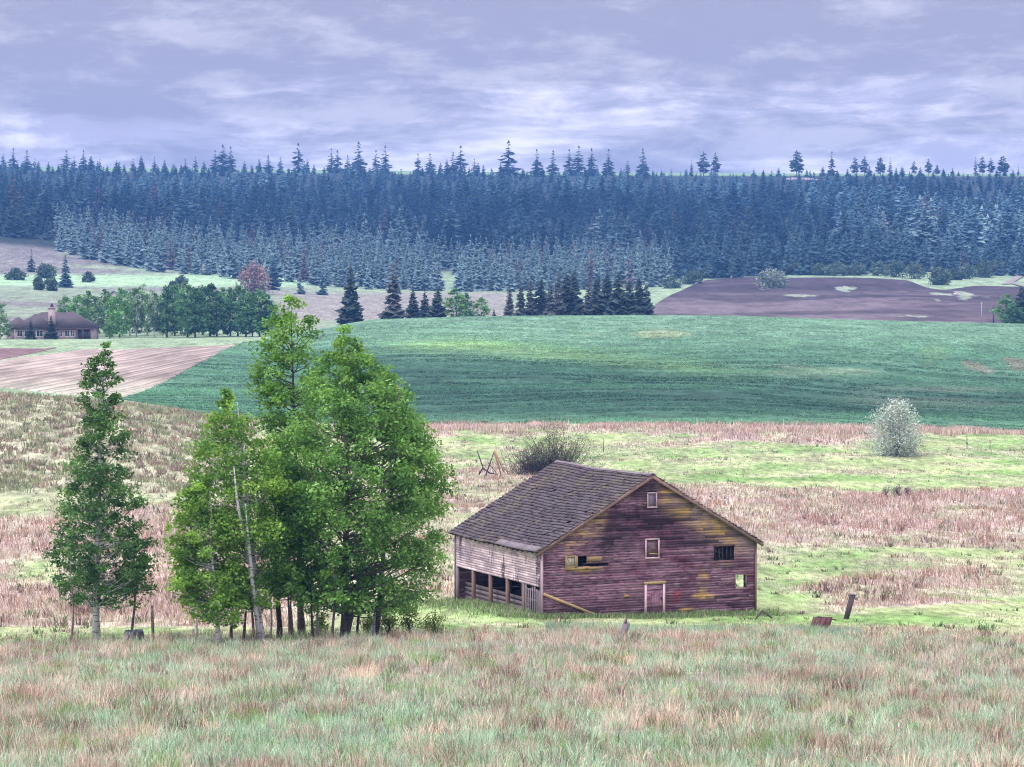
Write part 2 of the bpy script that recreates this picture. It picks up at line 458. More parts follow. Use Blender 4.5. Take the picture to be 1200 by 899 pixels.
# ------------------------------------------------------------------ ground sheet
def build_ground():
    az = np.concatenate([np.linspace(-np.pi, -.30, 26)[:-1], np.linspace(-.30, .30, 441)[:-1], np.linspace(.30, np.pi, 26)[:-1]])
    d = np.concatenate([[1.0, 6, 14, 24, 34, 44, 52], np.arange(58, 440, 1.6), np.arange(440, 1000, 5), np.arange(1000, 1600, 12), np.arange(1600, 3200, 28)])
    A, Dd = np.meshgrid(az, d, indexing='ij')
    x = Dd * np.sin(A); y = Dd * np.cos(A); z = gz(x, y)
    na, nd = A.shape
    x, y, z = x.ravel(), y.ravel(), z.ravel()
    DR, px, py, dd = dryness(x, y)
    nn = fbm(x * .11 + 40, y * .11, 4)
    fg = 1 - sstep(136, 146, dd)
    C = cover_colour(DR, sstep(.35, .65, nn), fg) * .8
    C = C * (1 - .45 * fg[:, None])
    # left hillside: greyer
    hill = ((1 - sstep(250, 330, px)) * sstep(270, 300, dd) * (1 - sstep(425, 440, dd)))[:, None]
    C = C * (1 - hill) + (np.array([.31, .31, .22]) * (.8 + .5 * nn[:, None])) * hill
    # fields and margins beyond the meadow
    far = sstep(425, 440, dd)[:, None]
    pale = np.array([.20, .275, .17]) * (.75 + .5 * nn[:, None])
    C = C * (1 - far) + pale * far
    grey = np.array([.155, .148, .145]) * (.8 + .4 * fbm(x * .02, y * .06, 3)[:, None])
    f2 = sstep(790, 830, dd) * (1 - sstep(300, 420, px)) * (.35 + .65 * sstep(.42, .55, fbm(x * .006, y * .02 + 7, 3)))
    f2 = np.maximum(f2, sstep(1180, 1230, dd) * (1 - sstep(60, 90, px)))
    C = C * (1 - f2[:, None]) + grey * f2[:, None]
    gl = (bandy(py, 322, 336, 3) * (1 - sstep(330, 400, px)) * sstep(900, 950, dd))[:, None]
    C = C * (1 - gl) + np.array([.26, .40, .24]) * gl
    tanc = (bandy(py, 343, 376, 4) * bandx(px, 330, 600, 15) * sstep(740, 780, dd))[:, None]
    C = C * (1 - tanc) + np.array([.205, .195, .175]) * tanc
    # wood floor and plateau
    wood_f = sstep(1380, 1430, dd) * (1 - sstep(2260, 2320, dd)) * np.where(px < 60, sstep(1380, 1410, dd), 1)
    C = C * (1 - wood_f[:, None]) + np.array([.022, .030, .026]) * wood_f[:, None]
    plat = sstep(2300, 2340, dd)[:, None]
    C = C * (1 - plat) + np.array([.16, .26, .13]) * plat
    i, j = np.meshgrid(np.arange(na), np.arange(nd - 1), indexing='ij'); i2 = (i + 1) % na
    Q = np.stack([i * nd + j, i * nd + j + 1, i2 * nd + j + 1, i2 * nd + j], -1).reshape(-1, 4)
    V = np.stack([x, y, z], 1)
    # close the small hole under the camera
    V = np.vstack([V, [0, 0, float(gz(0., .01))]]); C = np.vstack([C, C[0]])
    ii = np.arange(na); T = np.stack([np.full(na, len(V) - 1), ii * nd, ((ii + 1) % na) * nd], 1)
    g = G('meadow_ground'); p = g.pos()
    c = g.attr()
    gx, gy, gzz = g.sep(p)
    nA = g.noise(g.comb(gx, gy * .35, gzz), 1.1, 5., .68); nB = g.noise(p, .13, 4.); nC = g.noise(g.comb(gx, gy * .3, gzz), .25, 4., .65)
    c = g.scale(c, g.sm(.25, .75, nA) * .9 + .5)
    c = g.scale(c, nB * .5 + .75)
    c = g.scale(c, g.sm(.3, .7, nC) * .5 + .75)
    m = g.surf(c, .95, nA, .5, .25, .1)
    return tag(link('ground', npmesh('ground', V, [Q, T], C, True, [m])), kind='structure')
build_ground()

def sheet(name, u0, u1, d0, d1, nu, nd, lift, mat, colf=None):
    """a field lying on the ground: between two distances, for each bearing"""
    u = np.linspace(u0, u1, nu); s = np.linspace(0, 1, nd)
    U, Sx = np.meshgrid(u, s, indexing='ij')
    a = d0(u)[:, None]; b = d1(u)[:, None]
    d = a + (b - a) * Sx
    az = np.arctan((U - CX) / F); x = d * np.sin(az); y = d * np.cos(az)
    edge = np.minimum(np.minimum(Sx, 1 - Sx) * nd / 2, 1)
    z = gz(x, y) + lift * edge - .25 * (1 - edge)
    i, j = np.meshgrid(np.arange(nu - 1), np.arange(nd - 1), indexing='ij')
    Q = np.stack([i * nd + j, (i + 1) * nd + j, (i + 1) * nd + j + 1, i * nd + j + 1], -1).reshape(-1, 4)
    C = np.ones((nu * nd, 3)) if colf is None else colf(x.ravel(), y.ravel(), z.ravel(), d.ravel())
    me = npmesh(name, np.stack([x.ravel(), y.ravel(), z.ravel()], 1), [Q], C, True, [mat])
    return tag(link(name, me), kind='structure')

def interp(xs, ys): return lambda u: np.interp(u, xs, ys)
def row_to_d(u, y, dmin, dmax): return math.hypot(*ground_at(u, y, dmin, dmax)[:2])

# crop field
def crop_mat():
    g = G('green_crop'); p = g.pos(); x, y, z = g.sep(p)
    c = g.attr()
    wob = g.noise(p, .008, 2.) * 70. + x * .06 + g.noise(p, .05, 2.) * 6.
    yy = y + wob
    rows = g.noise(g.comb(x * .10, yy * .16, 0.), 1., 5., .72)
    fine = g.noise(g.comb(x * .75, yy * .3, 2.), 1., 5., .75)
    med = g.noise(g.comb(x * .12, yy * .09, 5.), 1., 4., .65)
    big = g.noise(p, .02, 4.)
    tr = (yy / 13.).fract()
    tram = g.sm(.80, .9, tr) * g.sm(1., .92, tr) * g.sm(.38, .5, med)
    c = g.scale(c, g.sm(.3, .7, rows) * .38 + .8)
    c = g.scale(c, g.sm(.25, .75, fine) * .9 + .55)
    c = g.scale(c, g.sm(.3, .7, med) * .5 + .75)
    c = g.scale(c, big * .7 + .65)
    c = g.scale(c, .78 - tram * .2)
    gap = g.sm(.62, .70, rows) * g.sm(.5, .62, fine)
    c = g.mix(gap * .55, c, (.045, .10, .075))
    return g.surf(c, .9, fine, .6, .6, .1)
def crop_col(x, y, z, d):
    px, py = project(x, y, z); n = fbm(x * .015, y * .03, 4)
    C = np.tile(np.array([.075, .175, .105]), (len(x), 1))
    def put(m, c): nonlocal C; C = C * (1 - m[:, None]) + np.array(c) * m[:, None]
    put(sstep(440, 380, py) if False else (1 - sstep(385, 425, py)), (.135, .255, .165))  # hill crest painted lighter, as relief shading in the crop colour
    ridge = np.exp(-((py - (405 + .10 * np.clip(px - 560, 0, 600) + 10 * (n - .5))) / 9) ** 2) * bandx(px, 470, 860, 60)  # spur picked out lighter, its relief painted in as colour
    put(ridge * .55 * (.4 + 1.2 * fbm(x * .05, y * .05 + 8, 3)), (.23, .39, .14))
    put(sstep(1.2, .2, ((px - 1088) / 34) ** 2 + ((py - 424) / 15) ** 2 + (fbm(x * .10, y * .04, 4) - .5) * 6) * .45, (.17, .28, .13))
    put(sstep(1.2, .2, ((px - 745) / 80) ** 2 + ((py - 392) / 5) ** 2 + (fbm(x * .05, y * .02, 4) - .5) * 4) * .6, (.30, .34, .20))
    put(bandx(px, 900, 1040, 40) * bandy(py, 425, 440, 5) * sstep(.5, .6, n) * .6, (.26, .34, .22))
    put(sstep(1.2, .2, ((px - 1175) / 36) ** 2 + ((py - 432) / 13) ** 2 + (fbm(x * .12, y * .04 + 5, 4) - .5) * 7) * .6, (.20, .16, .13))
    put(bandx(px, 1000, 1180, 40) * bandy(py, 455, 478, 5) * sstep(.5, .62, n) * .55, (.27, .28, .22))
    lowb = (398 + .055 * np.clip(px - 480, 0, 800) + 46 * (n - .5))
    put(1.15 * sstep(-16, 52, py - lowb) * (1 - sstep(478, 494, py)) * sstep(330, 480, px) * (.55 + .4 * fbm(x * .03, y * .06, 3)), (.026, .072, .048))  # shade of the lower fold painted into the crop colour
    return C
dn_crop = interp([140, 150, 200, 240, 300, 1400], [474, 470, 445, 430, 427, 428])
df_crop = interp([140, 150, 200, 240, 285, 300, 330, 380, 420, 1400], [475, row_to_d(150, 466, 440, 660), row_to_d(200, 446, 440, 660), row_to_d(240, 424, 440, 660), row_to_d(285, 401, 440, 665), 655, 670, 690, 705, 715])
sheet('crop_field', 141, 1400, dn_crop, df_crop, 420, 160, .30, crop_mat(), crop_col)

def tilled_mat(name, rowdir, stripe=.5, streak=(.40, .33, .32)):
    g = G(name); p = g.pos(); x, y, z = g.sep(p)
    c = g.attr()
    a = x * math.cos(rowdir) + y * math.sin(rowdir)
    wob = g.noise(p, .012, 2.) * 14.
    rows = g.sm(.32, .68, g.noise(g.comb((a + wob) * .55, 0., 0.), 1., 3., .7))
    med = g.noise(g.comb(x * .12 + 3., y * .03, 1.), 1., 5., .7)
    big = g.noise(p, .035, 4.); fine = g.noise(p, .8, 4., .7)
    c = g.scale(c, (rows * stripe * 2 + 1 - stripe) * (fine * .8 + .6) * (g.sm(.3, .7, med) * .6 + .7))
    c = g.mix(g.sm(.55, .72, big) * .5, c, streak)
    return g.surf(c, .95, fine, .6, .5, .1)
M['stubble'] = tilled_mat('stubble_soil', R(-12), .5, (.36, .30, .27))
M['ploughed'] = tilled_mat('ploughed_soil', R(60), .35, (.12, .098, .11))
M['dark_soil'] = tilled_mat('dark_soil', R(30), .3, (.22, .15, .15))
def stub_col(x, y, z, d):
    n = fbm(x * .03, y * .05, 4); px, py = project(x, y, z)
    C = np.array([.225, .185, .165]) * (.8 + .4 * n[:, None])
    m = (sstep(436, 462, py) * .75)[:, None]
    C = C * (1 - m) + np.array([.37, .36, .28]) * m
    m = ((1 - sstep(120, 180, px)) * (1 - sstep(425, 445, py)) * .5)[:, None]
    return C * (1 - m) + np.array([.34, .285, .25]) * m
dn_st = interp([-200, 0, 100, 150, 200, 240, 285], [505, 498, 482, 472, 447, 452, 643] if False else [505, 498, 482, 474, df_crop(200) + 1, df_crop(240) + 1, 641])
df_st = interp([-200, 0, 60, 100, 150, 282, 285], [540, row_to_d(0, 424, 440, 660), row_to_d(60, 415, 440, 660), row_to_d(100, 409, 440, 660), 612, 642, 643])
sheet('stubble_field', -200, 284, dn_st, df_st, 160, 90, .22, M['stubble'], stub_col)
sheet('dark_soil_strip', -200, 66, interp([-200, 0, 66], [556, df_st(0.) + 2, df_st(66.) + 18]), interp([-200, 0, 50, 66], [610, row_to_d(0, 408, 440, 660), row_to_d(50, 409, 440, 660), df_st(66.) + 19]), 60, 30, .15, M['dark_soil'],
      lambda x, y, z, d: np.array([.15, .095, .10]) * (.8 + .4 * fbm(x * .05, y * .05, 3)[:, None]))
def plough_col(x, y, z, d):
    px, py = project(x, y, z); n = fbm(x * .012, y * .03, 4); n2 = fbm(x * .03 + 9, y * .012, 4)
    C = np.array([.050, .036, .044]) * (.8 + .45 * n[:, None])
    low = (sstep(340, 362, py + 14 * (n - .5)))[:, None]
    C = C * (1 - low) + np.array([.090, .067, .074]) * (.75 + .5 * n2[:, None]) * low
    def put(m, c): nonlocal C; C = C * (1 - m[:, None]) + np.array(c) * m[:, None]
    put(np.exp(-((py - (354 - (px - 940) * .09)) / 2.2) ** 2) * bandx(px, 930, 1090, 20) * sstep(.4, .6, fbm(x * .08, y * .03, 3)) * .5, (.19, .16, .18))
    fl = fbm(x * .010 + 2 * n, y * .028 + 3 * n2, 4)
    put(sstep(.50, .60, fl) * sstep(338, 352, py) * .45, (.16, .13, .145))
    put(sstep(.47, .38, fl) * .5, (.036, .027, .034))
    for cx_, cy_, rx, ry in ((1118, 347, 22, 4.5), (990, 337.5, 13, 2.4), (903, 338, 19, 2.2), (1065, 371, 20, 1.6), (940, 346, 14, 1.2), (850, 371, 16, 1.5)):
        n5 = fbm(x * .18, y * .03 + 3, 4); m = sstep(1.2, .3, ((px - cx_ + (n - .5) * 24) / rx) ** 2 + ((py - cy_ + (n5 - .5) * 3) / ry) ** 2 + (n5 - .5) * 8.) * .6
        put(m, (.30, .38, .27))
    return C
uu = [740, 758, 770, 795, 830, 870, 930, 1000, 1060, 1088, 1104, 1150, 1185, 1300]
yy_ = [378, 366, 356, 342, 328, 325, 325, 325, 328, 337.5, 339.5, 335, 336, 338]
_dv = [row_to_d(a, b, 850, 1500) for a, b in zip(uu, yy_)]
df_pl = lambda u: pchip(uu, _dv, np.asarray(u, float))
sheet('ploughed_field', 742, 1290, interp([700, 1300], [872, 872]), df_pl, 240, 110, .25, M['ploughed'], plough_col)

# small gravel road climbing at the edge of the wood
mb = MB()
for a, b, w in (((1178, 334), (1196, 324), 4), ((1196, 324), (1230, 318), 4), ((1182, 331), (1206, 338), 3)):
    A = np.array(ground_at(*a, 950)); B = np.array(ground_at(*b, 950))
    for k in range(12):
        p = A + (B - A) * k / 12; q = A + (B - A) * (k + 1) / 12
        s = np.array([w / 2, 0, 0])
        q4 = [p - s, p + s, q + s, q - s]
        mb.add([(v[0], v[1], float(gz(v[0], v[1])) + .35 + .02 * k) for v in q4], [(0, 1, 2, 3)], (.21, .18, .18))
g = G('gravel'); mt = g.surf(g.scale(g.attr(), g.noise(g.pos(), .5, 3.) * .6 + .7), .95)
tag(mb.build('gravel_road', mt), kind='structure')

# ------------------------------------------------------------------ grass (uncountable)
def blades(x, y, h, w, lean, col, dirn=None):
    n = len(x); z = gz(x, y) - .03
    th = rng.random(n) * 6.283; s = np.stack([np.cos(th), np.sin(th), 0 * th], 1) * (w / 2)[:, None]
    la = rng.random(n) * 6.283 if dirn is None else dirn
    l = np.stack([np.cos(la), np.sin(la), 0 * la], 1) * (lean * h)[:, None]
    b = np.stack([x, y, z], 1); up = np.array([0, 0, 1.]) * h[:, None]
    m = b + up * .58 + l * .35; t = b + up * (1 - .25 * lean[:, None]) + l
    V = np.stack([b - s, b + s, m + s * .75, m - s * .75, t], 1).reshape(-1, 3)
    i = np.arange(n)[:, None] * 5
    return V, i + np.array([[0, 1, 2, 3]]), i + np.array([[3, 2, 4]]), np.repeat(col, 5, 0)

def grass_object(name, parts):
    V = []; Q = []; T = []; C = []; n = 0
    for v, q, t, c in parts:
        V.append(v); Q.append(q + n); T.append(t + n); C.append(c); n += len(v)
    me = npmesh(name, np.concatenate(V), [np.concatenate(Q), np.concatenate(T)], np.concatenate(C), False, [M['grass']])
    return link(name, me)

def scatter(n, u0, u1, d0, d1, power=1.):
    """points uniform over the ground between two bearings and distances"""
    d = np.sqrt(rng.random(n) * (d1 ** 2 - d0 ** 2) + d0 ** 2) if power == 1 else d0 + (d1 - d0) * rng.random(n)
    az = np.arctan((u0 + (u1 - u0) * rng.random(n) - CX) / F)
    return d * np.sin(az), d * np.cos(az)

def near_grass():
    parts = []
    # even sward
    x, y = scatter(325000, -400, 1600, 58, 147, 0)
    D, px, py, d = dryness(x, y)
    keep = (rng.random(len(x)) > .75 * sstep(.48, .68, fbm(x * .5, y * .5, 3))) & (d < 137 + 14 * fbm(x * .12, y * .3 + 5, 3)); x, y, D, px, py, d = (a[keep] for a in (x, y, D, px, py, d))
    n2 = fbm(x * .35 + 11, y * .35, 3)
    dry = rng.random(len(x)) < D
    c = np.where(dry[:, None], PINK * .35 + TAN * .72, MINT * 1.05)
    c = c * (1 - .5 * (sstep(.5, .7, n2)[:, None])) + np.where(dry[:, None], BROWN * 1.1, LUSH * .95) * (.5 * sstep(.5, .7, n2)[:, None])
    c = c * rng.uniform(.3, 1.55, (len(x), 1))
    edge = 1 - sstep(128, 147, d) * .8 * rng.random(len(x))
    h = rng.uniform(.16, .5, len(x)) * (.55 + .9 * fbm(x * .25, y * .25, 2)) * edge
    parts.append(blades(x, y, h, rng.uniform(.014, .036, len(x)), rng.uniform(.1, .85, len(x)), c))
    # tussocks, each of one mood
    nt = 3700
    tx, ty = scatter(nt, -400, 1600, 58, 146, 0); Dt = dryness(tx, ty)[0]
    for k in range(nt):
        big = rng.random() ** 2; m = int(28 + 70 * big); rr = .18 + .65 * big
        a = rng.random(m) * 6.283; q = rr * np.sqrt(rng.random(m))
        kind = rng.random()
        if kind < .30 + .5 * Dt[k] - .12: base = BROWN * rng.uniform(.4, 1.2) + TAN * rng.choice([0, .1, .3, .8]) ; hh = rng.uniform(.4, .75) + .25 * big
        elif kind < .86: base = MINT * rng.uniform(.55, 1.35) + np.array([0, .0, .03]); hh = rng.uniform(.4, .75)
        else: base = LUSH * rng.uniform(.5, 1.2); hh = rng.uniform(.4, .7)
        c = np.tile(base, (m, 1)) * rng.uniform(.55, 1.5, (m, 1))
        parts.append(blades(tx[k] + q * np.cos(a), ty[k] + q * np.sin(a), hh * rng.uniform(.6, 1.15, m), rng.uniform(.011, .027, m), .15 + .75 * q / rr * rng.random(m), c, a))
    # thin dry seed stalks
    x, y = scatter(36000, -400, 1600, 58, 146, 0); D = dryness(x, y)[0]
    k = rng.random(len(x)) < .25 + .75 * D; x, y = x[k], y[k]
    c = (PINK * 1.0 + TAN * .2) * rng.uniform(.7, 1.35, (len(x), 1))
    parts.append(blades(x, y, rng.uniform(.55, .95, len(x)), rng.uniform(.010, .022, len(x)), rng.uniform(.05, .5, len(x)), c))
    tag(grass_object('tall_grass', parts), 'tall mint green and dry pink grass on the near slope', 'grass', None, 'stuff')
near_grass()

def in_barn(x, y, m=.1):
    dx = x - BP[0]; dy = y - BP[1]
    u = dx * BX[0] + dy * BX[1]; v = -dx * BX[1] + dy * BX[0]
    return (u > -m) & (u < BW + m) & (v > -m) & (v < BL + m)
BP = np.array(at(634.5, 724, 166.7)); BX = np.array([.918, .397]); BX /= np.hypot(*BX); BW, BL = 15.9, 14.9

def meadow_grass():
    parts = []
    x, y = scatter(340000, -250, 1450, 141, 432, 0)
    D, px, py, d = dryness(x, y)
    hillf = (1 - sstep(250, 330, px)) * sstep(270, 300, d)
    k = ~in_barn(x, y) & (rng.random(len(x)) < .35 + .65 * D + .3 * hillf); x, y, D, px, py, d, hillf = (a[k] for a in (x, y, D, px, py, d, hillf))
    n = fbm(x * .11 + 40, y * .11, 4); n3 = fbm(x * .6, y * .6, 2)
    c = cover_colour(np.clip(D + (rng.random(len(x)) - .5) * .5, 0, 1), sstep(.35, .65, n), 0 * x)
    c = c * (.42 + .95 * rng.random((len(x), 1)))
    dk = ((n3 > .62) & (D > .5))[:, None]
    c = np.where(dk, BROWN * rng.uniform(.8, 1.6, (len(x), 1)), c)
    c = c * (1 - hillf[:, None] * .6) + np.array([.38, .39, .27]) * hillf[:, None] * .6
    h = (.10 + .65 * D ** 1.5) * rng.uniform(.6, 1.4, len(x)) * (.55 + .9 * n3)
    w = rng.uniform(.03, .075, len(x)) * np.clip(d / 220, .7, 1.6)
    parts.append(blades(x, y, h, w, rng.uniform(.1, .9, len(x)), c))
    # rank green grass along the foot of the barn and round the hummock
    m = 9000
    t = rng.random(m); side = rng.random(m) < .6
    u = np.where(side, rng.uniform(-3.2, BW + 1.5, m), rng.normal(-1.6, 1.6, m)); v = np.where(side, -np.abs(rng.normal(.1, .8, m)), rng.uniform(-1, BL + 1, m))
    k = ~((u > 0) & (v > 0)); u, v = u[k], v[k]
    x = BP[0] + u * BX[0] - v * BX[1]; y = BP[1] + u * BX[1] + v * BX[0]
    c = np.where(rng.random((len(x), 1)) < .22, TAN * .8, LUSH * .75 + MINT * .15) * rng.uniform(.4, 1.3, (len(x), 1))
    parts.append(blades(x, y, rng.uniform(.12, .5, len(x)), rng.uniform(.03, .06, len(x)), rng.uniform(.1, .7, len(x)), c))
    # bluish bank of young grass in front of the barn
    m = 12000
    pxs = rng.uniform(640, 1010, m); x = (pxs - CX) / F * 150; y = rng.normal(148, 3.2, m); x = x * y / 150
    k = fbm(x * .22, y * .22, 2) > .5; x, y = x[k], y[k]
    c = np.array([.25, .36, .29]) * rng.uniform(.6, 1.3, (len(x), 1))
    parts.append(blades(x, y, rng.uniform(.2, .55, len(x)), rng.uniform(.025, .05, len(x)), rng.uniform(.1, .7, len(x)), c))
    tag(grass_object('meadow_grass', parts), 'short green meadow grass with patches of pink dead reeds behind the barn', 'grass', None, 'stuff')
    parts = []; nt = 5200
    tx, ty = scatter(nt, -130, 1330, 150, 415, 0); Dt, ppx, ppy, dt = dryness(tx, ty); pm = fbm(tx * .07 + 3, ty * .05, 3)
    for k in range(nt):
        if in_barn(tx[k], ty[k], .5) or rng.random() > .12 + 1.0 * sstep(.45, .62, pm[k]) * (.25 + Dt[k]): continue
        m = 9 if dt[k] > 240 else 14; rr = rng.uniform(.2, .75); a = rng.random(m) * 6.283; q = rr * np.sqrt(rng.random(m))
        base = np.array([[.17, .115, .12], [.24, .16, .155], [.11, .17, .085], [.45, .36, .32]])[rng.integers(4) if Dt[k] > .4 else rng.choice([2, 2, 1, 3])]
        c = np.tile(base, (m, 1)) * rng.uniform(.6, 1.4, (m, 1))
        parts.append(blades(tx[k] + q * np.cos(a), ty[k] + q * np.sin(a), rng.uniform(.3, 1.0, m) * (.35 + .65 * Dt[k]), rng.uniform(.05, .13, m), .15 + .75 * rng.random(m), c, a))
    tag(grass_object('meadow_tufts', parts), 'dark tufts of old grass and rushes dotted through the meadow reeds', 'grass', None, 'stuff')
    # grey green tussocks on the hillside
    parts = []; nt = 2000
    tx, ty = scatter(nt, -130, 330, 270, 424, 0)
    pt = project(tx, ty, gz(tx, ty))
    for k in range(nt):
        if pt[0][k] > 300 - max(0, (pt[1][k] - 520)) * 1.2 or pt[1][k] > 578: continue
        m = 16; rr = rng.uniform(.35, 1.0); a = rng.random(m) * 6.283; q = rr * np.sqrt(rng.random(m))
        base = np.array([[.20, .21, .15], [.28, .21, .18], [.25, .29, .18], [.38, .31, .27], [.32, .35, .23]])[rng.integers(5)]
        c = np.tile(base, (m, 1)) * rng.uniform(.65, 1.3, (m, 1))
        parts.append(blades(tx[k] + q * np.cos(a), ty[k] + q * np.sin(a), rng.uniform(.35, 1.0, m), rng.uniform(.10, .22, m), .2 + .7 * rng.random(m), c, a))
    tag(grass_object('tussock_grass', parts), 'grey green and brown tussocks covering the hillside below the stubble field', 'grass', None, 'stuff')
    # crop plants standing in rows
    parts = []; sp = 2.3
    for k in range(-20, int(330 / sp)):
        if k % 5 < 2 and rng.random() < .25: continue
        m = 1000
        xx = rng.uniform(-115, 150, m); y0 = 425 + k * sp
        yv = np.full(m, y0, float)
        for _ in range(3): yv = y0 - (fbm(xx * .011 + 3, yv * .007, 2) - .5) * 130 - xx * .08
        dd = np.hypot(xx, yv); ub = CX + F * xx / yv
        ok = (dd > dn_crop(ub) + 1) & (dd < np.minimum(df_crop(ub) - 1, 665)) & (ub > 150) & (ub < 1330) & (fbm(xx * .05, yv * .05 + 2, 3) > .27)
        if k % 5 < 2: ok &= fbm(xx * .03 + k // 5 * 3.3, yv * .0 + k // 5, 2) < .44
        if not ok.any(): continue
        xx, yv = xx[ok] + rng.normal(0, .2, ok.sum()), yv[ok] + rng.normal(0, .25, ok.sum())
        xx = np.repeat(xx, 3) + rng.normal(0, .35, 3 * len(xx)); yv = np.repeat(yv, 3) + rng.normal(0, .12, 3 * len(yv))
        zz = gz(xx, yv); cc = crop_col(xx, yv, zz, np.hypot(xx, yv))  # plants take the field colour, painted fold shading included
        gsh = .75 + 2.1 * float(vnoise(np.array(k * .23 + 40.), np.array(2.))) ** 1.5 
        cc = cc * gsh * rng.uniform(.55, 1.3, (len(xx), 1))
        parts.append(blades(xx, yv, rng.uniform(.2, .42, len(xx)) + .3, rng.uniform(.14, .32, len(xx)), rng.uniform(.5, 1.3, len(xx)), cc))
    tag(grass_object('crop_plants', parts), 'young green crop plants in curving rows on the rolling field', 'crop', None, 'stuff')
    # pink reed fringe along the crop field
    m = 26000
    pxs = rng.uniform(430, 1330, m); dd = 421 + rng.normal(0, 2.2, m) - 6 * sstep(.5, .7, fbm(pxs * .012, 0 * pxs + 4, 3)) * rng.random(m) * 2
    az = np.arctan((pxs - CX) / F); x = dd * np.sin(az); y = dd * np.cos(az)
    k = fbm(x * .12, y * .12 + 3, 3) > .46 + .06 * rng.normal(size=len(x)); x, y = x[k], y[k]
    c = (PINK * .75 + TAN * .35) * rng.uniform(.5, 1.4, (len(x), 1)) * (.75 + .5 * fbm(x * .3, y * .3, 2)[:, None])
    tag(grass_object('reed_fringe', [blades(x, y, rng.uniform(.35, 1.3, len(x)) * (.4 + 1.1 * fbm(x * .15 + 9, y * .15, 2)), rng.uniform(.08, .16, len(x)), rng.uniform(.05, .5, len(x)), c)]),
        'pink dry reeds fringing the lower edge of the green crop', 'reeds', None, 'stuff')
meadow_grass()

# ------------------------------------------------------------------ the barn
barn = empty('barn', (BP[0], BP[1], 0), 'weathered maroon wooden barn with shingle roof and yellow lichen, open bays along one side', 'barn', None, math.atan2(BX[1], BX[0]))
EAVE, RIDGE, MID = 4.65, 9.3, 7.95
SL = (RIDGE - EAVE) / MID

def gable_mat():
    g = G('gable_boards'); u, v, z = g.sep(g.obj())
    p = g.comb(u, v, z)
    grain = g.noise(g.comb(u * 1.1, 0., z * 16.), 1.6, 4., .65)
    mott = g.noise(g.comb(u * .9, 0., z * 1.7), 1.1, 5., .62)
    big = g.noise(g.comb(u * .28, 3., z * .42), 1., 4., .6)
    c = g.mix(g.sm(.38, .62, mott), (.125, .034, .076), (.265, .122, .19))
    # paint washed off to grey lilac in places
    fade = g.sm(.45, .64, grain) * g.sm(.36, .6, big + g.sm(4.6, 3.9, u) * .16)
    c = g.mix(fade * .85, c, (.50, .37, .455))
    def blob(cu, cz, ru, rz, soft=1.0):
        d = ((u - cu) / ru) * ((u - cu) / ru) + ((z - cz) / rz) * ((z - cz) / rz)
        return g.sm(1.3, .25, d + (mott - .5) * 2.2 * soft)
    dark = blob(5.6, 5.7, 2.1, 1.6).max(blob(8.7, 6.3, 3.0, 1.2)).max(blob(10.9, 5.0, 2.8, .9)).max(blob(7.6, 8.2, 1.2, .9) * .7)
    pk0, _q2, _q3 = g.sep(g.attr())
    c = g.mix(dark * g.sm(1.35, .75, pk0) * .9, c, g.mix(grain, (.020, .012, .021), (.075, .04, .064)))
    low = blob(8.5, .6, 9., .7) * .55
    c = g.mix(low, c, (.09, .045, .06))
    pink = g.sm(.5, .62, g.noise(g.comb(u * .5, 1., z * 2.6), 1., 3., .6)) * g.sm(4.6, 5.2, u) * g.sm(5.2, 3.6, z)
    c = g.mix(pink * .5, c, (.36, .22, .28))
    # lichen under the rakes and on a few damp patches
    rl = (RIDGE - (MID - u) * SL) - z; rr = (RIDGE - (u - MID) * SL) - z
    ln = g.noise(g.comb(u * .75, 5., z * 1.15), 1.3, 6., .68)
    lr = g.sm(2.5, .9, rr + (ln - .5) * 3.) * g.sm(8.2, 8.9, u) * g.sm(15.6, 13.2, u)
    ll = g.sm(2.2, .8, rl + (ln - .5) * 3.) * g.sm(1.3, 2.2, u) * g.sm(5.1, 4.2, u) * .75
    spots = blob(11.85, 2.0, .5, .8, .7).max(blob(11.9, 1.0, .95, .28, .7)).max(blob(10.8, .05, .95, .3, .5)).max(blob(4.9, .0, 1.3, .22, .4)).max(blob(3.1, 3.3, 1.6, .55, .8) * .6).max(blob(13.4, 3.0, .8, .35, .7) * .6)
    pk, _p2, _p3 = g.sep(g.attr())
    li = (lr.max(ll)).max(spots) * g.sm(.34, .56, grain * .5 + ln * .5) * g.sm(.50, .95, pk + (ln - .5) * 1.6)
    c = g.mix(li * .9, c, g.mix(g.sm(.44, .62, ln), (.48, .33, .22), (.70, .43, .10)))
    tan = g.sm(2.3, .4, rr + (ln - .5) * 2.4) * g.sm(8.0, 9.0, u) * .5
    c = g.mix(tan * (1. - li), c, (.44, .33, .29))
    red = g.sm(.16, .0, ((u - 9.85) * (u - 9.85) + (z - 1.15) * (z - 1.15) * .4) + (mott - .5) * .8)
    c = g.mix(red * .4, c, (.36, .03, .06))
    white = g.sm(.06, .0, ((u - 9.9) * (u - 9.9) * 1.6 + (z - 1.95) * (z - 1.95) * .7) + (mott - .5) * .5)
    c = g.mix(white * .25, c, (.5, .48, .55))
    c = g.mix(1., c, g.attr(), 'MULTIPLY')
    return g.surf(c, .9, grain, .5, .02, .2)

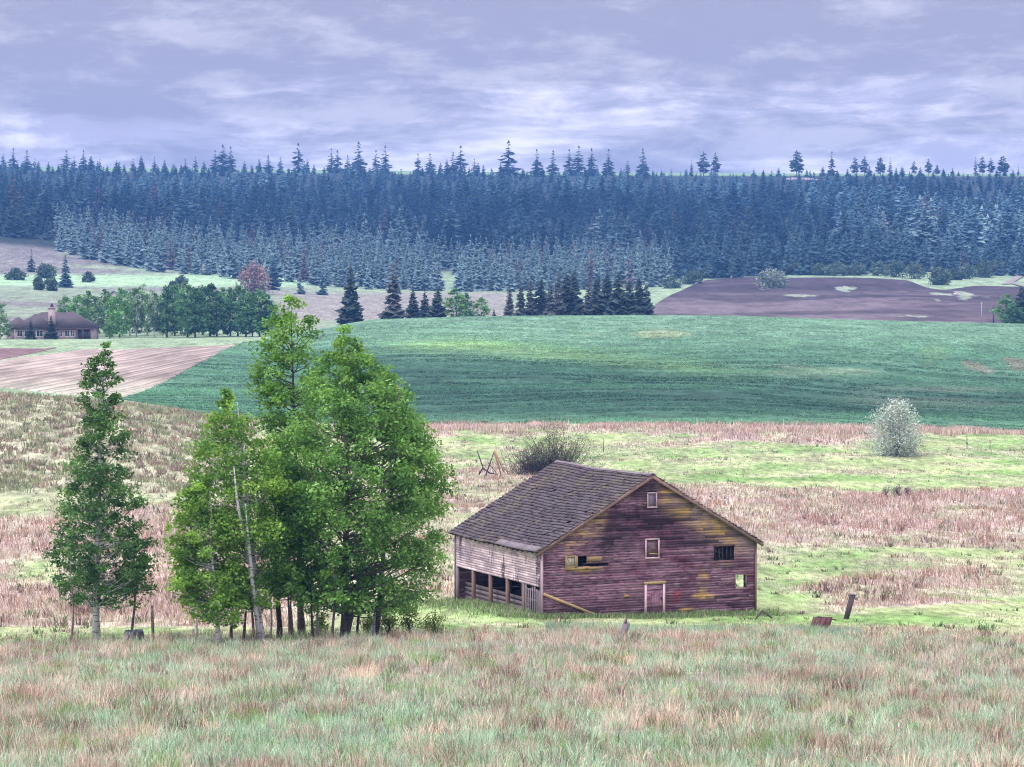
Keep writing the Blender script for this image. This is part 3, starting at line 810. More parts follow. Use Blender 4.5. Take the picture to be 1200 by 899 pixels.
def side_mat():
    g = G('bleached_boards'); u, v, z = g.sep(g.obj())
    grain = g.noise(g.comb(0., v * 1.2, z * 15.), 1.5, 4., .65)
    n = g.noise(g.comb(1., v * .8, z * 1.2), 1., 5., .6)
    c = g.mix(g.sm(.35, .65, n), (.84, .67, .73), (.58, .44, .51))
    st = g.noise(g.comb(2., v * .75, z * .22), 1., 4., .65)
    run = g.sm(.53, .62, st) * g.sm(.33, .5, g.noise(g.comb(7., v * 1.5, z * 3.), 1., 4., .7))
    c = g.mix(run * .9, c, (.07, .05, .065))
    gr = g.sm(.5, .62, g.noise(g.comb(4., v * .3, z * .5), 1., 3.))
    c = g.mix(gr * .45, c, (.26, .21, .28))
    c = g.mix(g.sm(.56, .68, grain) * .6, c, (.16, .11, .13))
    c = g.mix(1., c, g.attr(), 'MULTIPLY')
    return g.surf(c, .9, grain, .5, .02, .2)
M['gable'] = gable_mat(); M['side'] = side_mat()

rb = random.Random(4)
def siding(pt, width, z0, z1, step, holes, t=.03, length=(1.4, 5.2), gap=.010, tone=(.5, 1.3), back=False):
    """lapped boards; pt(u, z, out) -> local point"""
    m = MB(); z = z0
    while z < z1 - .02:
        zt = min(z + step - gap, z1); w = width((z + zt) / 2)
        if w and w[1] - w[0] > .05:
            ints = [w]
            for a, b, c, d in holes:
                if c < (z + zt) / 2 < d:
                    nx = []
                    for p, q in ints:
                        if b <= p or a >= q: nx.append((p, q)); continue
                        if a > p: nx.append((p, a))
                        if b < q: nx.append((b, q))
                    ints = nx
            for p, q in ints:
                x = p
                while x < q - .01:
                    e = min(x + rb.uniform(*length), q)
                    if q - e < .5: e = q
                    if rb.random() < .007 and e - x < 3 and z > 1: x = e; continue
                    g_ = rb.uniform(*tone); o = rb.uniform(0, .012); dz = rb.uniform(-.008, .008); s = rb.uniform(-.006, .006)
                    a, b = x + .003, e - .003
                    lo, hi = .015 + o, o
                    m.hexa([pt(a, z + dz, lo), pt(b, z + dz + s, lo), pt(b, z + dz + s, lo - t), pt(a, z + dz, lo - t),
                            pt(a, zt + dz + .01, hi), pt(b, zt + dz + s + .01, hi), pt(b, zt + dz + s + .01, hi - t), pt(a, zt + dz + .01, hi - t)], (g_, g_, g_))
                    x = e
        z += step
    return m
ZB = -.75
def gw(z):
    if z < EAVE: return (.0, BW)
    a = (z - EAVE) / SL
    return (a, BW - a) if a < MID - .1 else None
HOLES = [(7.68, 8.40, 7.10, 8.12), (7.55, 8.60, 3.70, 5.05), (7.52, 8.98, -.9, 2.12), (12.7, 14.24, 3.3, 4.32), (14.36, 15.12, 1.42, 2.34),
         (1.74, 2.46, 3.36, 4.12), (2.58, 3.24, 3.40, 4.02)]
fp = lambda u, z, o: (u, -o, z)
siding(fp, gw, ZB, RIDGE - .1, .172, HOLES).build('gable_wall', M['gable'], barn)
# rear gable, far side wall with a doorway, and the bleached upper side wall
siding(lambda u, z, o: (u, BL + o, z), gw, ZB, RIDGE - .1, .24, [], length=(4, 8)).build('rear_gable_wall', M['gable'], barn)
siding(lambda u, z, o: (BW + o, u, z), lambda z: (.03, BL - .03), ZB, EAVE - .05, .24, [(1.7, 3.5, -.9, 2.5)], length=(3, 6)).build('far_side_wall', M['side'], barn)
sw = siding(lambda u, z, o: (-o, u, z), lambda z: (.02, BL - .02), 2.12, EAVE - .02, .168, [], tone=(.75, 1.18))
sw.build('side_wall', M['side'], barn)
# corner boards and rakes
for (x0, x1, y0, y1, z1, mt) in ((-.055, .10, -.06, .012, 4.6, 'pale_wood'), (-.062, .004, .016, .14, 4.56, 'grey_wood'), (BW - .07, BW + .05, -.062, .03, 4.55, 'brown_wood'), (-.066, -.0, BL - .10, BL + .06, 4.55, 'grey_wood')):
    m = MB(); m.box(x0, x1, y0, y1, ZB, z1, (.85, .8, .82)); m.build('corner_board', M[mt], barn)
for s in (-1, 1):
    m = MB(); e = (MID + .42)
    a = np.array([MID, -.30, RIDGE - .10]); b = np.array([MID + s * e, -.30, RIDGE - .10 - SL * e])
    m.bar(a, b, .045, .2, (0, 1, 0) if False else (-s * SL, 0, 1), (1, 1, 1)); m.build('rake_board', M['brown_wood'], barn)
# roof: boarding plus courses of split shingles
def roof_mat():
    g = G('weathered_shingles'); p = g.obj(); u, v, z = g.sep(p)
    n = g.noise(p, 1.1, 5., .65); f = g.noise(g.comb(u * 2., v * 7., z * 2.), 1.4, 4., .7)
    c = g.mix(n, (.062, .051, .063), (.155, .130, .150))
    c = g.mix(g.sm(.5, .7, f) * .65, c, (.04, .032, .04))
    b = g.noise(p, .35, 4., .6)
    moss = g.sm(.52, .66, b + g.sm(6.5, 9., z) * .10 + g.sm(8., 14.8, v) * .04) * g.sm(.42, .6, g.noise(p, 3., 3.))
    c = g.mix(moss * .5, c, (.20, .17, .09))
    c = g.mix(1., c, g.attr(), 'MULTIPLY')
    return g.surf(c, .92, f, .6, .03, .2)
M['roof'] = roof_mat()
rs = random.Random(9)
def roof_pt(s, a, v, h):
    """a metres down the slope from the ridge, v along the ridge, h above the boarding"""
    ca = 1 / math.hypot(1, SL); sa = SL * ca
    sag = -.14 * math.sin(math.pi * min(max(v / BL, 0), 1)) * (1 - a / 14) - .05 * math.sin(v * .9 + a * .5) * .6
    return (MID + s * (a * ca + h * sa * 1), v, RIDGE + .02 - a * sa + h * ca + sag)
roof = MB(); SLOPE = (MID + .42) * math.hypot(1, SL); Y0, Y1 = -.34, BL + .32
for s in (-1, 1):
    nv = 24
    for k in range(nv):
        v0 = Y0 + .03 + (Y1 - Y0 - .06) * k / nv; v1 = Y0 + .03 + (Y1 - Y0 - .06) * (k + 1) / nv
        for a0, a1 in ((0.02, SLOPE * .5), (SLOPE * .5, SLOPE - .03)):
            P = [roof_pt(s, a, v, h) for h in (-.09, -.03) for (a, v) in ((a0, v0), (a1, v0), (a1, v1), (a0, v1))]
            roof.hexa(P, (.4, .36, .34))
    nc = 32; ex = SLOPE / nc
    for i in range(nc):
        a1 = SLOPE - i * ex + .04; a0 = a1 - ex - .10
        v = Y0 + rs.uniform(-.1, .1)
        while v < Y1 - .02:
            w = rs.uniform(.12, .34); ve = min(v + w, Y1 + rs.uniform(-.03, .03))
            if s > 0 and ve - v < .05: break
            if rs.random() > .018:
                lift = rs.uniform(0, .02) + (.05 if rs.random() < .04 else 0); d = rs.uniform(-.035, .035); g_ = rs.uniform(.6, 1.3) * (.55 if rs.random() < .09 else 1)
                vv0, vv1 = max(v, Y0 - .02) + .006, ve - .006
                A0 = max(a0, .0)
                P = [roof_pt(s, A0, vv0, .0), roof_pt(s, A0, vv1, .0), roof_pt(s, a1 + d, vv1, .035 + lift), roof_pt(s, a1 + d, vv0, .035 + lift),
                     roof_pt(s, A0, vv0, .02), roof_pt(s, A0, vv1, .02), roof_pt(s, a1 + d, vv1, .105 + lift), roof_pt(s, a1 + d, vv0, .105 + lift)]
                roof.hexa(P, (g_, g_ * .98, g_))
            v = ve
ro = roof.build('roof', M['roof'], barn)
m = MB()
for k in range(9):
    v0 = Y0 + k * (Y1 - Y0) / 9; v1 = v0 + (Y1 - Y0) / 9 - .02
    for s in (-1, 1):
        P = [roof_pt(s, a, v, h) for h in (.075, .105) for (a, v) in ((-.02, v0), (.17, v0), (.17, v1), (-.02, v1))]
        m.hexa(P, (.9, .88, .9))
m.build('ridge_cap', M['grey_wood'], ro)
m = MB()
for (v0, v1) in ((-.2, 2.2), (2.25, 5.1), (5.15, 6.6)):
    g_ = rs.uniform(.8, 1.1)
    P = [roof_pt(-1, a, v, h) for h in (.10, .125) for (a, v) in ((SLOPE - .52, v0), (SLOPE + .05, v0), (SLOPE + .05, v1), (SLOPE - .52, v1))]
    m.hexa(P, (g_, g_, g_))
g = G('eave_sheet'); m.build('eave_sheet', g.surf(g.mix(g.noise(g.obj(), 1.5, 4.), (.10, .085, .10), (.20, .17, .195)), .7), ro)
m = MB()
for k in range(19):                                    # rafter tails under the eaves
    v = .15 + k * (BL - .3) / 18
    for s in (-1, 1):
        if s > 0: continue
        m = MB(); m.bar(roof_pt(s, SLOPE - .75, v, -.16), roof_pt(s, SLOPE - .06, v, -.16), .06, .12, c=(.7, .65, .65)); m.build('rafter', M['dark_wood'], ro)

# window high in the gable, window below it
def frame_window(u0, u1, z0, z1, fw, fm, pane_m, stick=False, grey=(1, 1, 1)):
    f = MB(); o = -.055
    f.box(u0 - fw, u1 + fw, o, .02, z1, z1 + fw, grey); f.box(u0 - fw, u1 + fw, o - .02, .02, z0 - fw, z0, grey)
    f.box(u0 - fw, u0, o + .004, .02, z0, z1, grey); f.box(u1, u1 + fw, o + .004, .02, z0, z1, grey)
    w = empty('window', (0, 0, 0), None, None); w.parent = barn
    f.build('frame', fm, w)
    p = MB(); p.box(u0, u1, .03, .045, z0, z1)
    p.build('pane', pane_m, w)
    if stick:
        p = MB(); p.bar((u0 + .2, .0, z0 + .26), (u1 - .02, .0, z0 + .20), .03, .06); p.build('loose_slat', M['yellow_wood'], w)
    return w
def pane_mat(name, a, b):
    g = G(name); n = g.noise(g.obj(), 3.2, 4., .7); u, v, z = g.sep(g.obj())
    n2 = g.noise(g.comb(u * 2., 0., z * 12.), 1., 3.)
    return g.surf(g.mix(g.sm(.35, .7, n * .6 + n2 * .4), a, b), .35, spec=.5)
M['dusty_pane'] = pane_mat('dusty_pane', (.10, .075, .12), (.33, .27, .34))
M['boarded_pane'] = pane_mat('boarded_pane', (.07, .035, .05), (.20, .12, .14))
M['pink_wood'] = wood('pink_wood', (.66, .47, .53), (.45, .29, .34), (.16, .09, .11), .5)
frame_window(7.76, 8.32, 7.18, 8.05, .09, M['pink_wood'], M['dusty_pane'])
frame_window(7.64, 8.50, 3.80, 4.95, .10, M['pink_wood'], M['boarded_pane'], True)
# small door
door = MB()
for k in range(6):
    g_ = rb.uniform(.75, 1.2); door.box(7.66 + k * .197, 7.85 + k * .197, .0, .035, ZB, 1.98, (g_, g_, g_))
for zz in (.45, 1.6): door.box(7.68, 8.82, -.022, -.002, zz, zz + .12, (.8, .8, .8))
dr = door.build('door', M['gable'], barn)
m = MB(); m.box(7.50, 7.66, -.06, .04, ZB, 2.0); m.box(8.86, 9.02, -.06, .04, ZB, 2.0); m.build('door_frame', M['pink_wood'], dr)
m = MB(); m.box(7.46, 9.06, -.075, .045, 2.003, 2.18); m.build('lintel', M['yellow_wood'], dr)
m = MB(); m.box(8.70, 8.76, -.05, -.003, .95, 1.12, (.3, .3, .3)); m.build('latch', M['dark_wood'], dr)
# barred opening
op = MB()
for k in range(5):
    u = 12.82 + k * .30 + rb.uniform(-.04, .04); op.box(u, u + .07, .12, .15, 3.3, 4.32, (.28, .28, .36))
oo = op.build('barred_opening', M['grey_wood'], barn)
m = MB(); m.box(12.64, 14.30, -.035, .01, 4.322, 4.40, (.5, .4, .45)); m.build('lintel', M['brown_wood'], oo); m = MB(); m.box(12.64, 14.30, -.04, .01, 3.22, 3.298, (.6, .45, .5)); m.build('sill', M['brown_wood'], oo)
# square hatch by the corner
m = MB(); m.box(14.30, 15.18, -.04, .01, 2.342, 2.40); m.box(14.30, 15.18, -.045, .01, 1.35, 1.418); m.box(14.30, 14.36, -.036, .01, 1.42, 2.34); m.box(15.12, 15.18, -.036, .01, 1.42, 2.34)
m.box(15.2, 15.95, -.03, .0, 2.28, 2.34, (.8, .8, .8))
m.build('hatch_frame', M['brown_wood'], barn)
# broken sash and board remains
w = empty('broken_sash', (0, 0, 0), None, None); w.parent = barn
m = MB()
for a, b, c, d in ((1.70, 1.78, 3.34, 4.14), (2.40, 2.48, 3.34, 4.14), (1.78, 2.40, 4.06, 4.14), (1.78, 2.40, 3.34, 3.42)): m.box(a, b, -.05, .02, c, d)
m.bar((1.85, -.01, 4.03), (2.2, -.01, 3.44), .06, .03, (0, 1, 0)); m.box(2.18, 2.23, -.02, .0, 3.43, 4.05)
m.build('frame', M['yellow_wood'], w)
g = G('dusty_glass'); m = MB(); m.box(1.78, 2.40, .022, .03, 3.42, 4.06); m.build('pane', g.surf(g.mix(g.noise(g.obj(), 5., 3.), (.62, .60, .50), (.35, .33, .36)), .3, spec=.5), w)
m = MB(); m.box(3.28, 4.38, -.045, -.03, 3.72, 4.02, (.75, .7, .7)); m.box(1.65, 4.42, -.055, -.02, 3.20, 3.31, (.8, .8, .6)); m.box(2.46, 2.6, -.05, .0, 3.36, 4.1, (.8, .8, .8)); m.build('loose_board', M['yellow_wood'], w)
# plank sloping across the foot of the gable, and a plate along the sill
m = MB(); m.bar((.10, -.09, 1.72), (4.35, -.10, -.05), .05, .19, (0.38, 0, .92), (.9, .85, .85)); m.build('sloping_plank', M['yellow_wood'], barn)
m = MB(); m.box(6.0, 6.35, -.07, -.03, 1.22, 1.38, (.9, .7, .5)); m.build('nailed_block', M['yellow_wood'], barn)
m = MB(); m.box(9.80, 9.96, -.07, -.03, 1.1, 1.3, (1, 1, 1)); g = G('red_box'); m.build('red_box', g.surf((.42, .03, .06), .5), barn)
# posts, plates and fencing of the open bays
for v in (3.05, 5.75, 8.7, 11.75):
    m = MB(); m.box(-.03, .19, v - .11, v + .11, ZB, 2.14, (.9, .85, .85)); m.build('post', M['brown_wood'], barn)
m = MB(); m.box(-.035, .16, BL - .4, BL - .12, ZB, 2.14); m.build('post', M['grey_wood'], barn)
m = MB(); m.box(.0, .17, .05, BL - .05, 2.14, 2.36, (.7, .65, .7)); m.build('wall_plate', M['dark_wood'], barn)
m = MB()
for k in range(8):
    v = .25 + k * .36; m.box(-.02, .02, v, v + rb.uniform(.13, .2), ZB, 2.12 + rb.uniform(-.3, .05), (1, 1, 1))
for z in (.35, 1.1, 1.75): m.box(.023, .06, .16, 2.96, z, z + .13, (.8, .8, .8))
m.build('slatted_gate', M['grey_wood'], barn)
m = MB()
for z in (-.2, .12, .44, .76):
    m.box(.6, .64, 3.1, BL - .2, z, z + .26, (rb.uniform(.7, 1.1),) * 3)
for v in (4.4, 7.2, 10.2, 13.2): m.box(.66, .80, v, v + .14, ZB, 2.4, (.9, .9, .9))
m.build('manger', M['grey_wood'], barn)
m = MB()
for v in (3.6, 4.4): m.box(2.6, 2.75, v, v + .15, ZB, 4.0)
for z in (.3, .8, 1.3, 1.8): m.box(2.55, 2.6, .4, 5.0, z, z + .18)
m.build('inner_stall', M['grey_wood'], barn); m = MB()
for v in (9.4, 11.2, 13.0): m.box(3.4, 3.52, v, v + .12, ZB, 5.2, (1.6, 1.6, 1.9)); m.build('inner_post', M['grey_wood'], barn); m = MB()
m = MB()
for v in (.2, 5, 10, BL - .3):
    m.box(.2, BW - .2, v, v + .16, EAVE - .2, EAVE, (1, 1, 1))
m.build('tie_beam', M['dark_wood'], barn)

# ------------------------------------------------------------------ props in the grass near the barn
def local_prop(name, px, py, label, cat, dmin=100):
    x, y, z = ground_at(px, py, dmin); o = empty(name, (x, y, z), label, cat); return o
t = local_prop('fence_post', 726, 750, 'short broken weathered post leaning in the grass before the barn door', 'post')
m = MB()
m.hexa([(-.12, -.09, -.3), (.12, -.09, -.3), (.12, .09, -.3), (-.12, .09, -.3), (.18, -.08, .85), (.46, -.08, .68), (.46, .1, .7), (.2, .1, .9)], (1.3, 1.2, 1.2)); m.build('stump', M['grey_wood'], t); t.scale = (1.2, 1.2, 1.15)
m = MB(); m.hexa([(.20, -.09, .76), (.30, -.09, .72), (.30, -.04, .72), (.20, -.04, .76), (.28, -.10, 1.08), (.34, -.10, .96), (.34, -.05, .96), (.28, -.05, 1.08)], (1, .95, .9)); m.build('splinter', M['grey_wood'], t)
t = local_prop('fence_post', 990, 726, 'tall dark square post leaning over alone in the meadow', 'post')
m = MB(); m.hexa([(-.17, -.12, -.4), (.15, -.12, -.4), (.15, .12, -.4), (-.17, .12, -.4), (.34, -.1, 1.62), (.70, -.1, 1.60), (.70, .14, 1.63), (.34, .14, 1.66)], (1.5, 1.4, 1.5)); m.build('shaft', M['dark_wood'], t)
m = MB(); m.hexa([(.33, -.12, 1.60), (.72, -.12, 1.58), (.72, .16, 1.61), (.33, .16, 1.64), (.36, -.1, 1.70), (.66, -.1, 1.68), (.66, .12, 1.70), (.36, .12, 1.72)], (1.9, 1.7, 1.7)); m.build('split_top', M['grey_wood'], t)
t = local_prop('tilted_panel', 957, 738, 'reddish brown boarded panel propped aslant in the grass', 'panel')
m = MB()
for k in range(4):
    a = np.array([-.55 + k * .30, 0, 0]); s = rb.uniform(.8, 1.2)
    m.hexa([a + (0, -.25, -.25), a + (.28, -.25, -.25), a + (.28, -.20, -.25), a + (0, -.20, -.25), a + (.38, .38, .72), a + (.66, .38, .72 - k * .02), a + (.66, .44, .71), a + (.38, .44, .71)], (s, s, s))
m.build('boards', M['red_wood'], t)
m = MB(); m.bar((-.45, .0, .12), (.72, .0, .08), .05, .08); m.bar((.1, .38, .74), (1.25, .40, .52), .05, .07); m.bar((.55, .5, -.3), (.62, .42, .66), .07, .07); m.build('batten', M['dark_wood'], t)
t = local_prop('fallen_trestle', 893, 727, 'two dark boards meeting as a low trestle by the barn corner', 'trestle')
for a, b in (((-.62, 0, -.15), (.02, 0, .62)), ((.68, .1, .12), (-.04, .06, .64))):
    m = MB(); m.bar(a, b, .10, .12, (0, 1, 0)); m.build('board', M['dark_wood'], t)
t = local_prop('fence_post', 180, 752, 'thin grey fence post standing between the pale birch and the grove', 'post')
m = MB(); m.tube([(0, 0, -.3), (-.05, 0, 1.0), (-.08, .02, 2.0)], [.09, .085, .07], 7); m.build('shaft', M['grey_bark'], t)
t = local_prop('metal_drum', 157, 751, 'dark blue metal drum lying on its side near the saplings', 'drum')
gd = G('drum_paint'); dm = gd.surf(gd.mix(gd.noise(gd.obj(), 4., 4.), (.02, .028, .06), (.07, .07, .10)), .45, spec=.5)
m = MB(); th = np.linspace(0, 2 * np.pi, 21)[:-1]
prof = [(-.48, .30), (-.46, .34), (-.17, .33), (-.155, .35), (-.14, .33), (.14, .33), (.155, .35), (.17, .33), (.46, .34), (.48, .30)]
ca, sa = math.cos(.5), math.sin(.5)
P = [(ca * x - sa * r * math.cos(a), sa * x + ca * r * math.cos(a), .27 + r * math.sin(a)) for x, r in prof for a in th]
fs = [(i * 20 + j, i * 20 + (j + 1) % 20, (i + 1) * 20 + (j + 1) % 20, (i + 1) * 20 + j) for i in range(9) for j in range(20)]
m.add(P, fs); m.build('body', dm, t, smooth=False)
gl = G('drum_lid'); lm = gl.surf(gl.mix(gl.noise(gl.obj(), 5., 3.), (.30, .30, .36), (.14, .14, .18)), .4, spec=.5)
for x in (-.47, .47):
    m = MB(); m.add([(ca * x - sa * .29 * math.cos(a), sa * x + ca * .29 * math.cos(a), .27 + .29 * math.sin(a)) for a in th], [tuple(range(20)) if x > 0 else tuple(range(20))[::-1]]); m.build('lid', lm, t)
for px, py, h, lab in ((1133, 526, 1.9, 'thin wooden stake at the meadow edge nearest the silver bush'), (1160, 527, 1.5, 'short thin stake at the meadow edge farthest from the silver bush'), (707, 530, 2.0, 'bare stick standing alone in the pale meadow behind the barn roof')):
    t = local_prop('stake', px, py, lab, 'stake', 250)
    m = MB(); m.tube([(0, 0, -.3), (.03, 0, h * .5), (-.03, 0, h)], [.07, .06, .04], 6, (.9, .8, .8)); m.build('shaft', M['grey_bark'], t)
    m = MB(); m.tube([(.02, 0, h * .62), (.18, .02, h * .85)], [.03, .015], 5); m.build('twig', M['grey_bark'], t)
# fallen dead branches behind the barn
t = local_prop('dead_branches', 576, 558, 'heap of broken dead branches and leaning poles behind the barn', 'branches', 250)
mpp = t.location.y / F
for pts, r0, mm in (([(-16, -2), (-10, 8), (-15, 22), (-17, 28)], .13, 'dark_bark'), ([(-8, -4), (-3, 10), (3, 27)], .12, 'dark_bark'), ([(4, 28), (10, 14), (15, 2)], .16, 'yellow_wood'), ([(3, 27), (9, 8), (12, -4)], .14, 'brown_wood'), ([(-10, 8), (-2, 2), (8, 0)], .12, 'dark_bark'), ([(-4, 14), (4, 4), (8, -3)], .08, 'grey_bark')):
    m = MB(); q = rb.uniform(-.5, .5); m.tube([(a * mpp, q + i * .2, b * mpp + .15) for i, (a, b) in enumerate(pts)], np.linspace(r0, r0 * .55, len(pts)), 6); m.build('branch', M[mm], t)

# ------------------------------------------------------------------ trees of the grove
def grove_tree(name, px, py, rows_px, label, cat, group=None, depth=None, **kw):
    x, y, z = ground_at(px, py, 110) if depth is None else on_ground(px, depth)
    mp = y / F
    py0 = float(project(np.array(x), np.array(y), np.array(z))[1])
    rows = sorted([((py0 - yy) * mp, ((a + b) / 2 - px) * mp, max((b - a) / 2 * mp, .12)) for yy, a, b in rows_px])
    t = empty(name, (x, y, z), label, cat, group)
    lp = kw.pop('trunk_px', None)
    if lp: kw['lean_pts'] = [((a - px) * mp, 0, (py0 - b) * mp) for a, b in lp]
    tm, cm = make_tree(rows, t, **kw)
    link('trunk', tm, t); link('crown', cm, t); return t
DK = [(.09, .195, .068), (.115, .24, .078), (.07, .155, .062)]
MDG = [(.13, .275, .07), (.17, .335, .085), (.095, .21, .06), (.20, .37, .11)]
YL = [(.18, .33, .065), (.22, .385, .08), (.135, .265, .06)]
grove_tree('poplar_tree', 113, 750, [(398, 118, 132), (420, 108, 134), (445, 96, 142), (470, 96, 150), (500, 88, 150), (530, 82, 152), (560, 78, 160), (590, 68, 166), (625, 62, 176), (660, 54, 180), (685, 56, 178), (706, 70, 172)],
           'slender conical poplar with pale trunk standing apart from the grove', 'tree', nclump=310, per=60, leaf=.108, cols=DK, bark_m='pale_bark', trunk_r=.21,
           clump_r=.52, trunk_px=[(113, 750), (114, 650), (118, 560), (119, 480), (127, 410)], seed=3, shell=.3, limbs=.9)
grove_tree('sapling', 155, 748, [(620, 156, 162), (645, 148, 174), (672, 146, 180), (690, 150, 178)], 'slim leafy sapling between the conical poplar and the fence post', 'sapling', nclump=16, per=40, leaf=.12, cols=DK, bark_m='grey_bark', trunk_r=.09, clump_r=.42, trunk_px=[(155, 748), (157, 700), (160, 650), (159, 625)], seed=5, limbs=.8)
grove_tree('sapling', 83, 754, [(600, 84, 92), (640, 78, 96), (670, 76, 98)], 'spindly sapling with few leaves on the outer side of the conical poplar', 'sapling', nclump=8, per=24, leaf=.12, cols=DK, bark_m='grey_bark', trunk_r=.075, clump_r=.38, trunk_px=[(83, 754), (86, 700), (84, 660), (88, 610)], seed=6, limbs=.8)
# tall one at the back
grove_tree('poplar_tree', 352, 744, [(343, 338, 346), (360, 322, 358), (385, 306, 376), (412, 298, 374), (440, 290, 374), (465, 296, 376), (500, 310, 380), (560, 300, 390), (640, 300, 395)],
           'tallest poplar rising above the back of the grove', 'tree', depth=146, nclump=220, per=74, leaf=.118, cols=MDG, bark_m='dark_bark', trunk_r=.21, clump_r=.62, trunk_px=[(352, 744), (350, 650), (345, 520), (341, 352)], seed=8, shell=.35, limbs=.8)
grove_tree('poplar_tree', 405, 748, [(380, 398, 406), (392, 386, 416), (412, 378, 432), (440, 366, 462), (470, 350, 482), (505, 340, 494), (540, 330, 518), (580, 326, 527), (620, 330, 520), (655, 336, 514), (690, 346, 506), (708, 356, 484), (718, 376, 468)],
           'broadest full green poplar on the barn side of the grove', 'tree', nclump=480, per=90, leaf=.112, cols=MDG, bark_m='grey_bark', trunk_r=.25, clump_r=.72, trunk_px=[(405, 748), (403, 680), (408, 580), (400, 400)], seed=12, shell=.5, limbs=.5,
           stems=[[(0, 0, 0), (1.2, -.6, 5), (2.6, -.8, 10), (3.0, -.4, 14)]])
grove_tree('poplar_tree', 462, 744, [(432, 450, 458), (450, 436, 472), (480, 432, 490), (515, 440, 504), (550, 450, 515), (600, 450, 520)],
           'side poplar with rounded top leaning toward the barn', 'tree', depth=143, nclump=95, per=84, leaf=.118, cols=MDG, bark_m='grey_bark', trunk_r=.17, clump_r=.62, trunk_px=[(440, 744), (450, 640), (466, 520), (455, 440)], seed=31, shell=.5)
grove_tree('aspen_tree', 306, 752, [(455, 262, 272), (475, 252, 286), (500, 240, 300), (530, 226, 320), (560, 222, 334), (600, 214, 340), (640, 212, 338), (680, 214, 330), (712, 232, 322)],
           'yellow green aspen with two white leaning stems on the outer side of the grove', 'tree', nclump=240, per=78, leaf=.115, cols=YL + MDG[:1], bark_m='pale_bark', trunk_r=.22, clump_r=.66,
           trunk_px=[(306, 755), (298, 670), (290, 600), (280, 470)], seed=14, shell=.45, limbs=.7, stems=[[(0, -.55, 0), (-.35, -1.6, 3.7), (-.42, -2.2, 5.6), (-.6, -2.2, 7.6)], [(0, .2, 0), (-.5, -1.2, 5.), (-1.0, -2.3, 7.5), (-1.2, -2.2, 9.6)]])
grove_tree('aspen_tree', 257, 756, [(560, 226, 246), (590, 206, 262), (630, 198, 270), (670, 198, 280), (705, 206, 290), (728, 222, 284)],
           'small aspen with one curved white stem at the outer edge of the grove', 'tree', nclump=110, per=78, leaf=.112, cols=YL, bark_m='pale_bark', trunk_r=.15, clump_r=.6, trunk_px=[(257, 756), (254, 700), (249, 650), (246, 575)], seed=17, shell=.4, limbs=.7)
grove_tree('poplar_tree', 326, 750, [(500, 318, 334), (540, 304, 356), (600, 304, 372), (650, 310, 380), (680, 312, 384), (698, 318, 376)],
           'dark stemmed poplar between the white aspen and the broad poplar', 'tree', nclump=120, per=80, leaf=.115, cols=MDG[:3], bark_m='dark_bark', trunk_r=.17, clump_r=.62, trunk_px=[(328, 752), (324, 690), (322, 620), (328, 520)], seed=19, shell=.4)
# thin stems under the grove
for i, (px, py, top, cr) in enumerate(((231, 750, 640, 1), (272, 752, 650, 1), (286, 754, 660, 1), (316, 748, 640, 1), (341, 753, 660, 1), (366, 752, 640, 1), (373, 748, 655, 1), (391, 753, 640, 1), (419, 750, 650, 1), (437, 747, 660, 1), (338, 744, 620, 1), (296, 746, 640, 1))):
    grove_tree('sapling', px, py, [(top, px - 4, px + 6), ((top * 2 + py) / 3, px - 14, px + 16), ((top + py * 2) / 3 - 8, px - 8, px + 12)], 'thin bare stemmed sapling in the shade under the grove', 'sapling', 'saplings under the grove',
               nclump=9, per=40, leaf=.13, cols=MDG, bark_m='dark_bark' if i % 3 else 'pale_bark', trunk_r=.095, clump_r=.42, seed=60 + i, limbs=.8)

def make_shrub(H, Rr, nclump, per, leaf, cols, seed, stems=8, stem_m='dark_bark', cr=.35, base=.1, up=.3, lift=.55, asp=.6):
    r = np.random.default_rng(seed); mb = MB(); P = []; C = []
    for k in range(stems):
        a = r.random() * 6.28; q = r.uniform(.3, .9) * Rr; h = H * r.uniform(.6, .95)
        mb.tube([(0, 0, -.15), (q * .4 * math.cos(a), q * .4 * math.sin(a), h * .5), (q * math.cos(a), q * math.sin(a), h)], [.03 * H ** .5, .02 * H ** .5, .006], 4, cap=False)
    for k in range(nclump):
        a = r.random() * 6.28; t = r.random(); zz = H * (base + (1 - base) * t); prof = Rr * (math.sin(math.pi * min(.98, .18 + .80 * t)) ** lift)
        q = prof * r.random() ** .4 * (.62 + .7 * float(vnoise(a * 1.4 + seed, zz * 2.2 / H + seed)))
        n = int(per * r.uniform(.6, 1.4)); v = r.normal(size=(n, 3)); v /= np.linalg.norm(v, axis=1, keepdims=True); v *= r.random((n, 1)) ** .5 * cr
        p = np.array([q * math.cos(a), q * math.sin(a), zz]) + v; p[:, 2] = np.maximum(p[:, 2], .03); P.append(p)
        C.append(np.array(cols[r.integers(len(cols))]) * r.uniform(.8, 1.2) * r.uniform(.75, 1.3, (n, 1)))
    P = np.concatenate(P); C = np.concatenate(C); V, Q = leaf_quads(P, leaf * r.uniform(.6, 1.25, len(P)), up, r, asp)
    return mb.mesh('stems', M[stem_m], True), npmesh('foliage', V, [Q], np.repeat(C, 4, 0), False, [M['far_leaf']])
def shrub(name, px, py, w, h, label, cat='shrub', group=None, dmin=100, cols=YL, seed=1, density=1., leaf=None, **kw):
    x, y, z = ground_at(px, py, dmin); mp = y / F; H = h * mp; Rr = w * mp / 2
    t = empty(name, (x, y, z), label, cat, group)
    lf = leaf or max(.05, 1.5 * mp); n = max(8, int(density * 26))
    a, b = make_shrub(H, Rr, n, 26, lf, cols, seed, cr=.38 * min(H, Rr * 1.4), **kw); link('stems', a, t); link('foliage', b, t); return t
OL = [(.20, .28, .075), (.24, .29, .09), (.15, .23, .065)]
